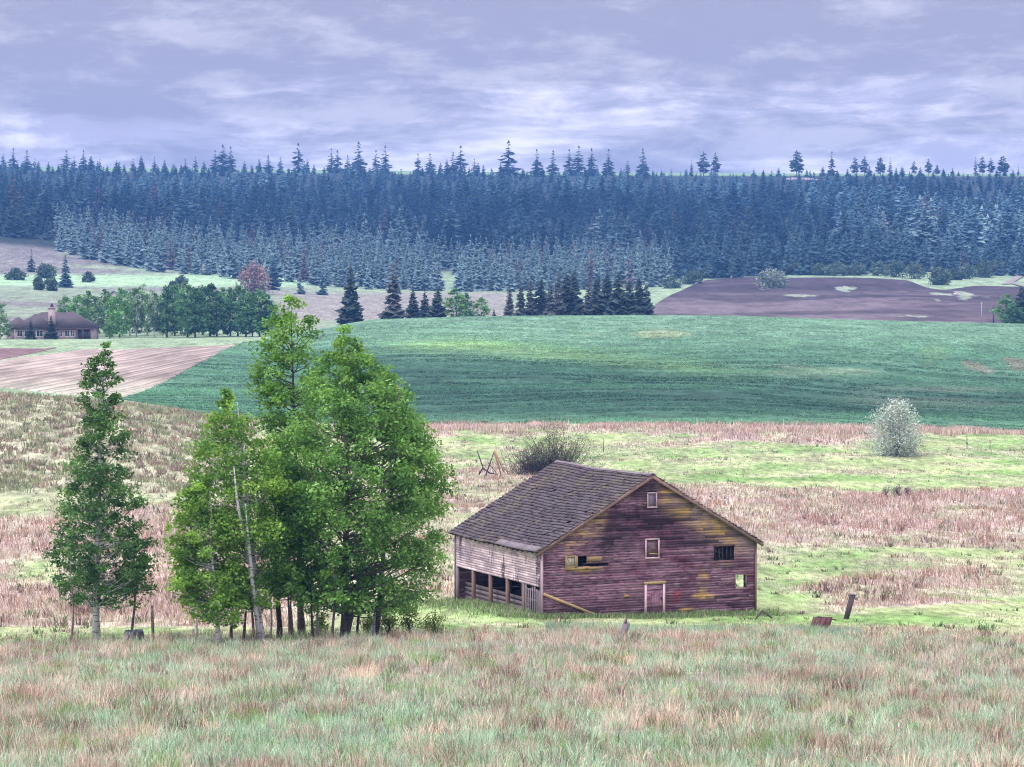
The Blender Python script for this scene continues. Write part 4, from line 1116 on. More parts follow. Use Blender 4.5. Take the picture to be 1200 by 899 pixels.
for i, (px, py, w, h) in enumerate(((481, 744, 24, 30), (511, 742, 24, 24), (455, 744, 22, 26), (432, 742, 18, 20), (375, 745, 18, 24))):
    shrub('weed_shrub', px, py, w, h, 'low olive green weed bush at the foot of the broad poplar' if i > 1 else ('olive green weed bush in the grass nearest the barn' if i else 'upright olive weed bush beside the one nearest the barn'), group='weed bushes under the grove' if i > 1 else None, cols=OL, seed=80 + i, density=1.1, stems=7, leaf=.07)
SILV = [(.40, .46, .45), (.30, .35, .34), (.22, .26, .25), (.50, .55, .55)]
shrub('silver_bush', 1051, 534, 53, 57, 'rounded silvery grey bush standing alone at the edge of the crop field', 'bush', dmin=250, cols=SILV, seed=91, density=17, leaf=.19, stems=34, stem_m='grey_bark', asp=.35, base=.04)
for i, (px, py, w, h) in enumerate(((1039, 582, 14, 12), (1052, 582, 14, 14), (1064, 581, 10, 9))):
    shrub('dry_weed', px, py, w, h, 'dark purple clump of dry weeds in the pink reeds', 'weeds', 'dry weed clumps', dmin=200, cols=[(.13, .085, .12), (.18, .12, .15)], seed=95 + i, density=.8, stems=16, asp=.25, leaf=.10)
# thorny half bare bush behind the barn
x, y, z = ground_at(640, 556, 250); mp = y / F
t = empty('thorn_bush', (x, y, z), 'large half bare thorny bush with tangled dark twigs behind the barn roof', 'bush')
r = np.random.default_rng(44); mb = MB(); P = []; PC = []
for k in range(560):
    big = r.random()
    x0 = r.normal(0, 15) * mp; y0 = r.normal(0, 1.2)
    ang = r.normal(0, .85); L = r.uniform(24, 66) * mp * (1.0 - .35 * abs(ang)) * (1.0 if x0 > 0 else .62)
    dx = math.sin(ang); dz = math.cos(ang); dy = r.normal(0, .45)
    curve = r.normal(0, .35); n = 5; pts = []
    for i in range(n):
        s = i / (n - 1); pts.append((x0 + L * s * dx + curve * L * s * s * .5, y0 + dy * L * s, max(L * s * dz * (1 - .25 * abs(curve) * s) - .1, -.1)))
    c = np.array([1.5, 1.05, 1.15]) * r.uniform(.7, 2.3)
    mb.tube(pts, np.linspace(.05, .014, n) * r.uniform(.6, 1.2), 3, c, cap=False)
    for q in range(r.integers(1, 4)):
        s = r.integers(2, n); b = np.array(pts[s]); e = b + r.normal(size=3) * np.array([.9, .5, .7]) + np.array([.3 * dx, 0, .3])
        mb.tube([b, (b + e) / 2 + r.normal(size=3) * .1, e], [.022, .016, .008], 3, c, cap=False)
        if x0 > -3 * mp and b[2] > 15 * mp or r.random() < .12:
            P.append(e + r.normal(size=(12, 3)) * .25); PC.append(np.tile([.17, .20, .12], (12, 1)) * r.uniform(.6, 1.3, (12, 1)))
for sgn, hh in ((1, 14), (1, 17), (1, 12), (-1, 10), (1, 9)):   # long arching whips
    L = r.uniform(28, 44) * mp; mb.tube([(sgn * L * s, .4 * s, hh * mp * math.sin(s * 2.6) + .3) for s in np.linspace(.2, 1, 8)], np.linspace(.05, .015, 8), 3, (1, 1, 1), cap=False)
mb.build('twigs', M['dark_bark'], t)
P = np.concatenate(P); PC = np.concatenate(PC); V, Q = leaf_quads(P, .09 * r.uniform(.7, 1.3, len(P)), .3, r)
link('foliage', npmesh('foliage', V, [Q], np.repeat(PC, 4, 0), False, [M['leaf']]), t)

# ------------------------------------------------------------------ house at the far side of the stubble field
def building(name, px, depth, label, rz=0.):
    x, y, z = on_ground(px, depth); return empty(name, (x, y, z), label, 'house', None, rz)
g = G('stone_wall'); M['stone'] = g.surf(g.mix(g.noise(g.obj(), 1.5, 4., .7), (.50, .38, .40), (.30, .22, .25)), .9)
g = G('purple_roof'); px_, py_, pz_ = g.sep(g.obj()); M['hroof'] = g.surf(g.scale(g.mix(g.noise(g.obj(), .8, 4., .7), (.055, .043, .05), (.09, .075, .084)), g.noise(g.comb(px_ * .6, py_ * .6, pz_ * 9.), 1., 2.) * .6 + .7), .9)
g = G('house_glass'); M['hglass'] = g.surf((.03, .035, .05), .12, spec=.6)
g = G('white_trim'); M['trim'] = g.surf((.66, .62, .64), .7)
g = G('dark_trim'); M['dtrim'] = g.surf((.09, .055, .065), .7)
house = building('house', 63, 700, 'long stone house with purple brown hipped roof and brick chimney beyond the stubble field', R(-4))
def hip(m, x0, x1, y0, y1, z0, h, ov, c=(1, 1, 1)):
    x0 -= ov; x1 += ov; y0 -= ov; y1 += ov; k = (y1 - y0) / 2; ym = (y0 + y1) / 2; ins = min(k * 1.25, (x1 - x0) / 2 - .3)
    b = [(x0, y0, z0), (x1, y0, z0), (x1, y1, z0), (x0, y1, z0), (x0 + ins, ym, z0 + h), (x1 - ins, ym, z0 + h)]
    m.add(b, [(0, 1, 5, 4), (1, 2, 5), (2, 3, 4, 5), (3, 0, 4), (3, 2, 1, 0)], c)
W2 = 11.0
m = MB(); m.box(-W2, W2 - .6, 0, 8.6, -1, 2.9); m.box(-W2 + .8, -W2 + 10.2, -1.8, .2, -1, 2.897); m.build('wall', M['stone'], house)
m = MB(); hip(m, -W2 + .6, W2 - .4, 0, 9, 2.9, 4.4, .7); hip(m, -W2 + .5, -W2 + 10.6, -2.0, 6.5, 2.92, 3.9, .6); rf = m.build('roof', M['hroof'], house)
m = MB(); hip(m, -W2 - 3.2, -W2 + 3, 1.2, 8.2, 2.8, 3.1, .5); m.build('side_roof', M['hroof'], house)
m = MB(); m.box(-W2 - 2.6, -W2 + .2, 1.6, 7.8, -1, 2.75); m.build('garage_wall', M['stone'], house)
m = MB(); m.box(-1.3, .35, -.7, .6, 2.9, 8.3, (1.15, 1.0, 1.0)); m.box(-1.45, .5, -.85, .75, 8.3, 8.65, (1.3, 1.25, 1.25)); ch = m.build('chimney', M['stone'], rf)
m = MB(); m.box(-.9, -.05, -.3, .2, 8.65, 9.1); m.tube([(-.45, -.05, 9.1), (-.45, -.05, 9.7)], .34, 8); m.build('chimney_cap', M['dtrim'], ch)
def house_window(x0, x1, z0, z1, y, fr='trim'):
    m = MB(); f = .14
    m.box(x0 - f, x1 + f, y - .06, y + .02, z1, z1 + f); m.box(x0 - f, x1 + f, y - .08, y + .02, z0 - f, z0); m.box(x0 - f, x0, y - .06, y + .02, z0, z1); m.box(x1, x1 + f, y - .06, y + .02, z0, z1); m.box((x0 + x1) / 2 - .05, (x0 + x1) / 2 + .05, y - .05, y + .02, z0, z1)
    w = m.build('window', M[fr], house); m = MB(); m.box(x0, x1, y - .025, y + .01, z0, z1); m.build('pane', M['hglass'], w)
for x0, x1, y in ((-9.6, -8.2, -1.8), (-7.6, -6.2, -1.8), (-4.2, -2.6, -1.8), (3.2, 4.3, 0), (4.8, 5.6, 0), (1.6, 2.3, 0)): house_window(x0, x1, .7, 2.3, y)
m = MB(); m.box(6.6, 10.2, -.05, .03, .0, 2.55); e = m.build('veranda_door', M['hglass'], house)
m = MB()
for x in (6.4, 8.3, 10.3): m.box(x, x + .25, -1.3, -1.05, -.6, 2.86)
m.box(6.4, 10.55, -1.32, -1.03, 2.6, 2.88); m.build('veranda', M['dtrim'], house)
m = MB(); m.box(-W2 + .3, W2, -.72, -.6, 2.72, 2.9); m.build('gutter', M['dtrim'], rf)

barn2 = building('cottage', 134, 835, 'small white gabled cottage half hidden behind the poplar row', R(14))
zt = float(at(134, 341, 835)[2]) - barn2.location.z
m = MB(); m.box(-2.2, 2.2, 0, 7, -1, zt - 2.2); m.add([(-2.2, 0, zt - 2.2), (2.2, 0, zt - 2.2), (0, 0, zt - .15), (-2.2, 7, zt - 2.2), (2.2, 7, zt - 2.2), (0, 7, zt - .15)], [(0, 1, 2), (5, 4, 3)]); m.build('wall', M['trim'], barn2)
for s in (-1, 1):
    m = MB(); m.bar((0, 3.5, zt), (s * 2.7, 3.5, zt - 2.65), 7.8, .14, (0, 0, 1)); m.build('roof', M['hroof'], barn2)
m = MB(); m.box(-.5, .5, -.04, .03, zt - 3.3, zt - 2.2); m.build('window', M['hglass'], barn2)
shed = building('shed', 495, 790, 'low shed with a pale flat roof peeping over the crop hill', R(3)); shed['category'] = 'shed'
zt = float(at(495, 372.5, 790)[2]) - shed.location.z
m = MB(); m.box(-4, 4, 0, 4, -.6, zt - .25, (.6, .5, .5)); m.build('wall', M['brown_wood'], shed)
m = MB(); m.hexa([(-4.3, -.4, zt - .45), (4.3, -.4, zt - .45), (4.3, 4.4, zt - .1), (-4.3, 4.4, zt - .1), (-4.3, -.4, zt - .3), (4.3, -.4, zt - .3), (4.3, 4.4, zt + .06), (-4.3, 4.4, zt + .06)]); g = G('tin_roof'); m.build('roof', g.surf(g.mix(g.noise(g.obj(), .8, 3.), (.50, .46, .52), (.34, .28, .32)), .5), shed)
for px, ytop, lab in ((1150, 354, 'thin pale pole standing in the ploughed field'), (1164, 359, 'short dark pole beside the green bush at the field edge')):
    x, y, z = on_ground(px, 888); hh = float(at(px, ytop, 888)[2]) - z
    t = empty('pole', (x, y, z), lab, 'pole'); dk = px > 1155
    m = MB(); m.tube([(0, 0, -.4), (0, 0, hh)], [.28 if dk else .13, .16 if dk else .08], 7); m.build('shaft', M['dark_wood'] if dk else M['pale_wood'], t)
    m = MB(); m.box(-.5, .5, -.06, .06, hh - .5, hh - .35); m.build('crossbar', M['dark_wood'] if dk else M['pale_wood'], t)

# ------------------------------------------------------------------ trees by the house and along the fields (copies of a few kinds)
def broadleaf_proto(H, Rr, bare, nclump, per, leaf, cols, bark_m, seed, cr):
    rows = [(H * bare, 0, Rr * .45), (H * (bare + .15), 0, Rr * .85), (H * .5, 0, Rr), (H * .72, .1 * Rr, Rr * .85), (H * .88, 0, Rr * .55), (H * .97, 0, Rr * .2), (H, 0, .1)]
    tm, cm = make_tree(rows, None, nclump, per, leaf, cols, bark_m, .018 * H, clump_r=cr, seed=seed, limbs=.4, shell=.45)
    cm.materials[0] = M['far_leaf']; return tm, cm
_first = {}
def place(name, protos, i, loc, H, label, cat, group, wid=1.):
    tm, cm, H0 = protos[i % len(protos)]
    s = H / H0; key = (name, id(tm))
    if key not in _first:
        t = empty(name, loc, label, cat, group); link('trunk', tm, t); link('crown', cm, t); _first[key] = t
    else:
        t = dup(_first[key]); t.location = loc; t['label'] = label; t['category'] = cat
        if group: t['group'] = group
        elif 'group' in t: del t['group']
    t.scale = (s * wid, s * wid, s); t.rotation_euler = (0, 0, random.random() * 6.28)
    return t
BRG = [(.13, .27, .09), (.16, .32, .11), (.10, .22, .08)]
PLG = [(.17, .28, .15), (.22, .33, .19), (.13, .23, .13)]
DKG = [(.085, .185, .09), (.115, .23, .11), (.065, .145, .08)]
pro_b = [(*broadleaf_proto(12, 3.2, .05, 60, 34, .34, BRG, 'grey_bark', 101, 1.1), 12), (*broadleaf_proto(12, 2.8, .08, 55, 34, .32, BRG, 'grey_bark', 102, 1.0), 12)]
pro_p = [(*broadleaf_proto(12, 2.1, .08, 50, 30, .30, PLG, 'pale_bark', 103, .85), 12), (*broadleaf_proto(12, 1.9, .12, 44, 30, .30, PLG, 'pale_bark', 104, .8), 12)]
pro_d = [(*broadleaf_proto(12, 2.7, .04, 55, 36, .34, DKG, 'dark_bark', 105, 1.0), 12), (*broadleaf_proto(12, 2.4, .06, 50, 36, .34, DKG, 'dark_bark', 106, 1.0), 12)]
rt = random.Random(21)
LP = {'b': ('bright green rounded poplar in the row beside the house', 'bright poplars in the row'), 'p': ('pale leaved birch with white trunk in the row beside the house', 'pale birches in the row'), 'd': ('dark bluish poplar at the far end of the row beside the house', 'dark poplars in the row')}
row = [(92, 352, 'b'), (103, 348, 'b'), (113, 350, 'p'), (122, 346, 'b'), (131, 354, 'b'), (140, 345, 'b'), (146, 342, 'p'), (152, 344, 'p'), (160, 340, 'p'), (166, 338, 'p'), (173, 347, 'p'), (181, 345, 'p'), (187, 350, 'p'), (196, 343, 'd'), (205, 340, 'b'), (213, 335, 'p'), (220, 341, 'd'), (229, 345, 'd'), (238, 342, 'b'), (246, 340, 'd'), (254, 347, 'd'), (262, 344, 'b'), (270, 344, 'd'), (279, 342, 'd'), (288, 345, 'd'), (296, 349, 'd'), (304, 346, 'b'), (311, 352, 'd'), (318, 362, 'b')]
for i, (px, yt, k) in enumerate(row):
    d = rt.uniform(722, 745) if i % 3 else rt.uniform(748, 765)
    if k == 'd': d = rt.uniform(716, 735)
    loc, H = top_height(px, d, yt - 4); H *= 1.06; pr = {'b': pro_b, 'p': pro_p, 'd': pro_d}[k]
    place('birch_tree' if k == 'p' else 'poplar_row_tree', pr, i, loc, H, LP[k][0], 'tree', LP[k][1], rt.uniform(.9, 1.15))
for px, d, yt, pr, w, lab, nm in ((0, 690, 352, pro_p, 1.2, 'pale birch at the corner of the stone house', 'birch_tree'), (9, 694, 372, pro_p, 1.2, 'small pale birch close against the stone house', 'birch_tree'),
                               (76, 770, 347, pro_b, 1.0, 'yellow green young tree behind the house chimney', 'poplar_row_tree'), (535, 760, 338, pro_b, 1.45, 'bright green round tree between dark conifers above the crop hill', 'maple_tree'),
                               (546, 775, 343, pro_d, 1.2, 'dark broadleaf tree behind the bright round tree', 'maple_tree'), (564, 765, 348, pro_b, 1.1, 'small bright green tree standing alone above the crop hill', 'maple_tree'),
                               (1179, 845, 345, pro_b, 1.75, 'bushy green tree at the end of the ploughed field', 'maple_tree'), (1190, 838, 352, pro_d, 1.4, 'low dark broadleaf tree before the spruce at the ploughed field', 'maple_tree'),
                               (128, 708, 374, pro_b, 1.1, 'young bushy green tree in front of the poplar row', 'poplar_row_tree')):
    loc, H = top_height(px, d, yt); place(nm, pr, int(px), loc, H, lab, 'tree', None, w)

# ------------------------------------------------------------------ conifers
def conifer_mesh(name, H, Rr, layers, nb, seed, col, bare=.06, power=.85, droop=.35, ragged=.3, trunk=True):
    V, T, C = conifer_geo(H, Rr, layers, nb, seed, col, bare, power, droop, ragged)
    crown = npmesh('crown', V, [T], C, False, [M['needle']])
    m = MB(); m.tube([(0, 0, -.6), (0, 0, H * .5), (0, 0, H * .97)], [.022 * H * .7, .013 * H * .7, .01], 6, (.9, .85, .85))
    return m.mesh('trunk', M['dark_bark'], True), crown, H
DKC = (.040, .058, .052); GRC = (.085, .092, .090); BLC = (.050, .092, .112); PLC = (.130, .195, .205); BRC = (.13, .10, .10)
near_dark = [conifer_mesh('c', 14, 3.7, 24, 12, 200 + i, DKC, .04, .8, .3) for i in range(3)]
near_grey = [conifer_mesh('c', 14, 3.4, 22, 11, 210 + i, GRC, .05, .75, .35) for i in range(3)]
wide_dark = [conifer_mesh('c', 14, 4.8, 22, 13, 220 + i, DKC, .03, .62, .25) for i in range(3)]
def con(name, pr, i, px, d, yt, lab, group=None, wid=1.):
    loc, H = top_height(px, d, yt); return place(name, pr, i, loc, H, lab, 'conifer', group, wid)
for i, (px, d, yt, pr, w, lab) in enumerate(((411, 762, 312, near_dark, 1.05, 'tall dark spruce standing alone above the edge of the crop hill'), (461, 762, 308, near_grey, 1.0, 'tall greyish ragged fir beside the low shed roof'),
        (484, 775, 335, near_dark, 1.1, 'shorter dark spruce just behind the low shed'), (498, 782, 338, near_dark, 1.0, 'dark spruce in the middle of the clump behind the shed'), (513, 768, 336, wide_dark, 1.0, 'broad dark spruce beside the bright round tree'),
        (579, 772, 362, near_dark, 1.3, 'tiny dark spruce at the foot of the dark stand'), (1197, 842, 336, wide_dark, 1.1, 'dark spruce at the end of the ploughed field behind the bushy tree'),
        (60, 692, 370, near_dark, 1.3, 'small blue green spruce before the house chimney'), (36, 690, 374, near_dark, 1.3, 'small spruce before the house windows'))):
    con('spruce_tree', pr, i, px, d, yt, lab, None, w)
for i, (px, yt, g_, w) in enumerate(((597, 333, 1, .9), (610, 328, 1, .9), (622, 324, 1, .9), (634, 327, 0, .95), (645, 330, 1, .9), (654, 318, 1, .85), (664, 322, 0, .95), (672, 318, 0, .9), (690, 324, 1, .9), (700, 326, 0, .9), (711, 321, 0, .95), (724, 319, 0, .9), (737, 330, 0, .95), (749, 327, 0, 1.05), (757, 333, 0, .9))):
    con('stand_spruce', wide_dark if not g_ else near_grey, i, px, rt.uniform(760, 800), yt, 'dark spruce in the dense stand on top of the crop hill' if not g_ else 'greyish fir in the dense stand on top of the crop hill', 'dark spruces of the hilltop stand' if not g_ else 'greyish firs of the hilltop stand', w)

# forest conifers: one mesh each, a few kinds, copied
def lite(kind, n, H, Rr, layers, nb, seed, col, bare, power, droop=.35, ragged=.3):
    out = []
    for i in range(n):
        V, T, C = conifer_geo(H, Rr, layers, nb, seed + i, col, bare, power, droop, ragged)
        k = len(V); w = .018 * H
        V = np.vstack([V, [(-w, 0, -.8), (w, 0, -.8), (0, 0, H * .9), (0, -w, -.8), (0, w, -.8)]]); T = np.vstack([T, [(k, k + 1, k + 2), (k + 3, k + 4, k + 2)]])
        C = np.vstack([C, np.tile([.06, .05, .05], (5, 1))])
        out.append((V, T, C, H))
    return out
def as_mesh(l): return [(npmesh('conifer', V, [T], C, False, [M['needle']]), H) for V, T, C, H in l]
K_pale = lite('p', 5, 15, 3.6, 15, 9, 300, PLC, .03, .72)
K_forest = lite('f', 8, 19, 4.4, 17, 9, 320, BLC, .05, .62)
K_sky = lite('s', 5, 19, 4.2, 14, 8, 340, (.05, .072, .078), .05, .8, .4, .4)
K_pine = lite('q', 4, 19, 5.0, 11, 8, 360, (.05, .062, .06), .22, .5, .15, .45)
K_brown = lite('b', 2, 17, 3.6, 13, 8, 380, BRC, .05, .6)
Mp, Mf, Ms, Mq, Mb = (as_mesh(k) for k in (K_pale, K_forest, K_sky, K_pine, K_brown))
n_con = 0
def lone(name, ml, i, loc, H, lab, group, wid=1.):
    global n_con
    me, H0 = ml[i % len(ml)]; o = bpy.data.objects.new(name, me); COL.objects.link(o); s = H / H0
    o.location = loc; o.scale = (s * wid, s * wid, s); o.rotation_euler = (0, 0, rt.uniform(0, 6.28)); tag(o, lab, 'conifer', group); n_con += 1; return o

sky = [(17,178),(33,180),(42,190),(79,180),(88,188),(99,180),(107,188),(118,190),(157,190),(168,190),(182,188),(218,190),(230,188),(253,180),(262,174),(271,176),(315,186),(350,172),(389,178),(396,180),(408,186),(421,170),(441,180),(452,175),(490,184),(504,184),(531,182),(540,175),(556,190),(596,169),(629,179),(648,180),(667,179),(678,175),(693,178),(713,179),(753,178)]
for i, (px, yt) in enumerate(sky):
    if px < 130: lab, gr = 'dark conifer breaking the skyline at the open end of the ridge above the house', 'skyline conifers above the house'
    elif px < 300: lab, gr = 'dark conifer on the skyline above the poplar row', 'skyline conifers above the poplar row'
    elif px < 470: lab, gr = 'tall dark conifer on the ridge skyline above the grove', 'skyline conifers above the grove'
    elif px == 596: lab, gr = 'tallest pointed conifer on the ridge skyline above the barn', None
    elif px == 753: lab, gr = 'single conifer with a gap on both sides on the skyline beyond the hilltop stand', None
    else: lab, gr = 'pointed conifer on the ridge skyline above the hilltop stand', 'skyline conifers above the hilltop stand'
    loc, H = top_height(px, 2290, yt - 4); lone('skyline_conifer', Ms, i, loc, H, lab, gr, rt.uniform(1.4, 1.9))
pines = [(810,190,0),(824,181,0),(838,182,0),(933,179,1),(974,180,1),(1001,187,0),(1012,186,0),(1031,187,0),(1042,188,0),(1070,191,0),(1087,189,0),(1097,196,0),(1142,187,0),(1150,186,0),(1160,188,0),(1174,185,0),(1192,198,0)]
for i, (px, yt, a) in enumerate(pines):
    if px == 933: lab, gr = 'lone tall pine with bare lower trunk beside the pale rocky bank of the ridge', None
    elif px == 974: lab, gr = 'lone slim pine with bare trunk between the solitary tall pine and a pair', None
    elif px < 850: lab, gr = 'pine in a small group of three on the bare skyline', 'three skyline pines'
    elif px < 1100: lab, gr = 'pine in spaced pairs on the bare skyline above the ploughed field', 'skyline pines above the ploughed field'
    else: lab, gr = 'pine in the close clump at the end of the skyline above the gravel road', 'skyline pines above the gravel road'
    loc, H = top_height(px, 2270, yt - 3); lone('skyline_pine', Mq if i % 4 else Ms, i, loc, H, lab, gr, rt.uniform(.8, 1.1))

def clear_of(px, py):
    return (bandx(px, 519, 533, 2) > .5 and 300 < py < 342)
stuffV = []; stuffT = []; stuffC = []; stuffn = 0
def stuff_tree(kinds, x, y, H, wid, tint):
    global stuffn
    V, T, C, H0 = kinds[rng.integers(len(kinds))]; s = H / H0; a = rng.random() * 6.28; ca, sa = math.cos(a) * s * wid, math.sin(a) * s * wid
    W = np.stack([x + V[:, 0] * ca - V[:, 1] * sa, y + V[:, 0] * sa + V[:, 1] * ca, float(gz(x, y)) + V[:, 2] * s], 1)
    stuffV.append(W); stuffT.append(T + stuffn); stuffC.append(C * tint); stuffn += len(V)

# pale young stand in front of the forest
rows_pale = np.linspace(1225, 1520, 10)
front = interp([60, 66, 140, 200, 260, 380, 480, 560, 640, 790], [1405, 1370, 1320, 1290, 1275, 1262, 1250, 1243, 1243, 1250])
cnt = 0
PALE_IND = 125; pale_list = []
for k, d0 in enumerate(np.arange(0, 290, 24)):
    u = 66 + rng.uniform(0, 10)
    while u < 790:
        d = float(front(u)) + d0 + rng.uniform(-9, 9)
        if d < 1540 - 60 * (u > 500):
            x, y, z = on_ground(u, d); pyb = float(project(np.array(x), np.array(y), np.array(z))[1])
            hole = rng.random() < .07 or (516 < u < 534 and d < 1420) or (k < 2 and (340 < u < 372 and rng.random() < .6))
            if not hole: pale_list.append((d0, u, x, y, z, rng.uniform(12.5, 18.5) * (.82 if k == 0 and rng.random() < .4 else 1)))
        u += rng.uniform(9.5, 17)
pale_list.sort(key=lambda t: t[0])
for i, (d0, u, x, y, z, H) in enumerate(pale_list):
    br = rng.random() < .05
    w = rng.uniform(.85, 1.2)
    if i < PALE_IND:
        if br: lab, gr = 'brownish tinged conifer in the pale young stand', 'brownish conifers of the pale stand'
        elif u < 260: lab, gr = 'pale blue green young conifer in the stand above the poplar row', 'pale conifers above the poplar row'
        elif u < 520: lab, gr = 'pale blue green young conifer in the stand behind the tall spruce and shed', 'pale conifers behind the shed'
        else: lab, gr = 'pale blue green young conifer in the stand behind the dark hilltop spruces', 'pale conifers behind the hilltop stand'
        lone('pale_conifer', Mb if br else Mp, i, (x, y, z), H, lab, gr, w)
    else:
        stuff_tree(K_pale if not br else K_brown, x, y, H, w, rng.uniform(.7, 1.15))
# dark front of the forest along the ploughed field
fr_list = []
ff = interp([770, 800, 850, 1000, 1060, 1100, 1200, 1320], [1345, 1330, 1322, 1322, 1330, 1330, 1335, 1335])
for k in range(3):
    u = 776 + rng.uniform(0, 8)
    while u < 1225:
        d = float(ff(u)) + k * 26 + rng.uniform(-8, 8); x, y, z = on_ground(u, d); fr_list.append((k, u, x, y, z, rng.uniform(15, 22) * (.8 if u > 1080 else 1)))
        u += rng.uniform(10, 18)
FR_IND = 62
for i, (k, u, x, y, z, H) in enumerate(fr_list):
    if i < FR_IND: lone('forest_conifer', Mf, i, (x, y, z), H, 'dark blue conifer in the front of the forest above the ploughed field', 'front conifers above the ploughed field', rng.uniform(.85, 1.15))
    else: stuff_tree(K_forest, x, y, H, rng.uniform(.85, 1.2), rng.uniform(.7, 1.2))
# the rest of the wood
def forest_d0(u):
    return float(np.interp(u, [-300, 60, 75, 300, 500, 600, 770, 800, 1200, 1500], [1412, 1412, 1560, 1560, 1545, 1490, 1475, 1405, 1405, 1405]))
d = 1405.; nst = 0
while d < 2285:
    u = -170 + rng.uniform(0, 12); stepu = 14. * 1500 / d
    while u < 1370:
        dd = d + rng.uniform(-24, 24)
        if dd > forest_d0(u):
            if rng.random() > (.55 if dd > 2190 and u > 770 else .05):
                x, y, z = on_ground(u, dd)
                n = float(fbm(np.array(x * .006), np.array(y * .004), 3)); tint = (.5 + 1.2 * sstep(.3, .7, n)) * rng.choice([.5, .75, 1., 1.2, 1.6])
                tc = np.array([1, 1, 1.]) * tint
                kk = K_forest; q = rng.random()
                if q < .03: kk = K_brown; tc = tc * 1.1
                elif q < .06 + .45 * (1 - sstep(1540, 1800, dd)): kk = K_pale; tc = tc * .7
                H = rng.uniform(11, 25) * (.75 + .5 * float(vnoise(x * .02, y * .012)))
                H = min(H, float(at(u, np.interp(u, [0, 600, 1200], [203, 205, 210]) + rng.uniform(-9, 7), dd)[2]) - z)
                H = max(H, rng.uniform(4, 9) if rng.random() < .75 or u > 770 else rng.uniform(9, 15))
                stuff_tree(kk, x, y, H, rng.uniform(1.0, 1.7) if H > 9 else rng.uniform(1.3, 2.), tc); nst += 1
        u += stepu * rng.uniform(.65, 1.35)
    d += 54 * (d / 1700)
me = npmesh('conifer_forest', np.concatenate(stuffV), [np.concatenate(stuffT)], np.concatenate(stuffC), False, [M['needle']])
tag(link('conifer_forest', me), 'dense dark blue conifer forest covering the slope below the ridge', 'forest', None, 'stuff')
print('conifers', n_con, 'stuff trees', nst)

# single trees and bushes on the green below the pale stand and along the ploughed field
def lonec(px, py, h, ml, i, lab, name='lone_conifer', wid=1.1, dmin=900):
    x, y, z = ground_at(px, py, dmin); lone(name, ml, i, (x, y, z), h * y / F, lab, None, wid)
for i, (px, py, h, ml, lab, w) in enumerate(((37, 319, 26, Ms, 'dark conifer between two bushes on the green behind the house', 1.25), (77, 337, 38, Mf, 'tallest dark conifer on the green at the end of the pale stand', 1.2), (352, 345, 24, Mp, 'conifer at the edge of the pale stand above the tall poplar', 1.3),
        (378, 346, 26, Mf, 'small lone conifer on the green near the tall spruce', 1.3), (320, 340, 40, Mf, 'dark conifer beside the pinkish bare tree', 1.2), (1129, 322, 27, Mb, 'pinkish brown conifer among bushes by the gravel road', 1.4), (1108, 318, 34, Mf, 'dark conifer next to the pinkish brown one by the gravel road', 1.1), (1165, 316, 40, Mf, 'dark conifer behind the bushes near the gravel road', 1.2))):
    lonec(px, py, h, ml, i, lab, wid=w)
DB = [(.08, .12, .09), (.105, .145, .105), (.06, .095, .075)]
GB = [(.11, .16, .12), (.14, .19, .14), (.09, .13, .10)]
SB = [(.26, .32, .29), (.20, .26, .23), (.32, .36, .34)]
PB = [(.26, .19, .20), (.31, .23, .23), (.21, .15, .17)]
for i, (px, py, w, h, cols, lab, den) in enumerate(((19, 328, 22, 11, DB, 'low dark bush beside the dark conifer behind the house', 1.4), (53, 326, 22, 14, DB, 'rounded dark bush between two conifers behind the house', 1.4), (45, 340, 13, 13, DB, 'small dark bush in front of the rounded bush', 1), (60, 341, 14, 14, DB, 'small bushy tree at the foot of the tallest conifer on the green', 1), (103, 331, 12, 10, DB, 'little bush at the edge of the pale stand', 1),
        (298, 345, 30, 32, PB, 'pinkish bare crowned tree in front of the pale stand', 3), (204, 342, 12, 10, GB, 'grey green bush behind the poplar row', 1), (212, 340, 16, 14, GB, 'larger grey green bush behind the poplar row', 1),
        (904, 338, 31, 18, SB, 'silvery bush on an island in the ploughed field', 2.4), (1101, 334, 20, 17, GB, 'round grey green bush at the corner of the ploughed field', 1.8))):
    shrub('field_bush', px, py, w, h, lab, 'bush', None, 880, cols, 400 + i, den * 1.6, stems=6, base=.05)
hedge = [(812, 333, 22, 12), (832, 326, 24, 10), (858, 323, 26, 10), (884, 322, 22, 9), (908, 323, 24, 10), (934, 322, 24, 9), (958, 323, 22, 10), (980, 323, 26, 11), (1004, 323, 24, 10), (1028, 323, 24, 10), (1050, 325, 26, 13), (1072, 327, 24, 14), (1118, 328, 22, 10), (1133, 327, 24, 12), (1152, 325, 24, 15), (1168, 322, 20, 13), (1186, 320, 24, 15), (790, 338, 20, 10)]
for i, (px, py, w, h) in enumerate(hedge):
    shrub('hedge_bush', px, py, w, h + 2, 'grey green bush in the hedge along the upper edge of the ploughed field', 'bush', 'hedge bushes along the ploughed field', 900, GB if i % 2 else DB, 430 + i, 1.3, stems=4, base=.03)
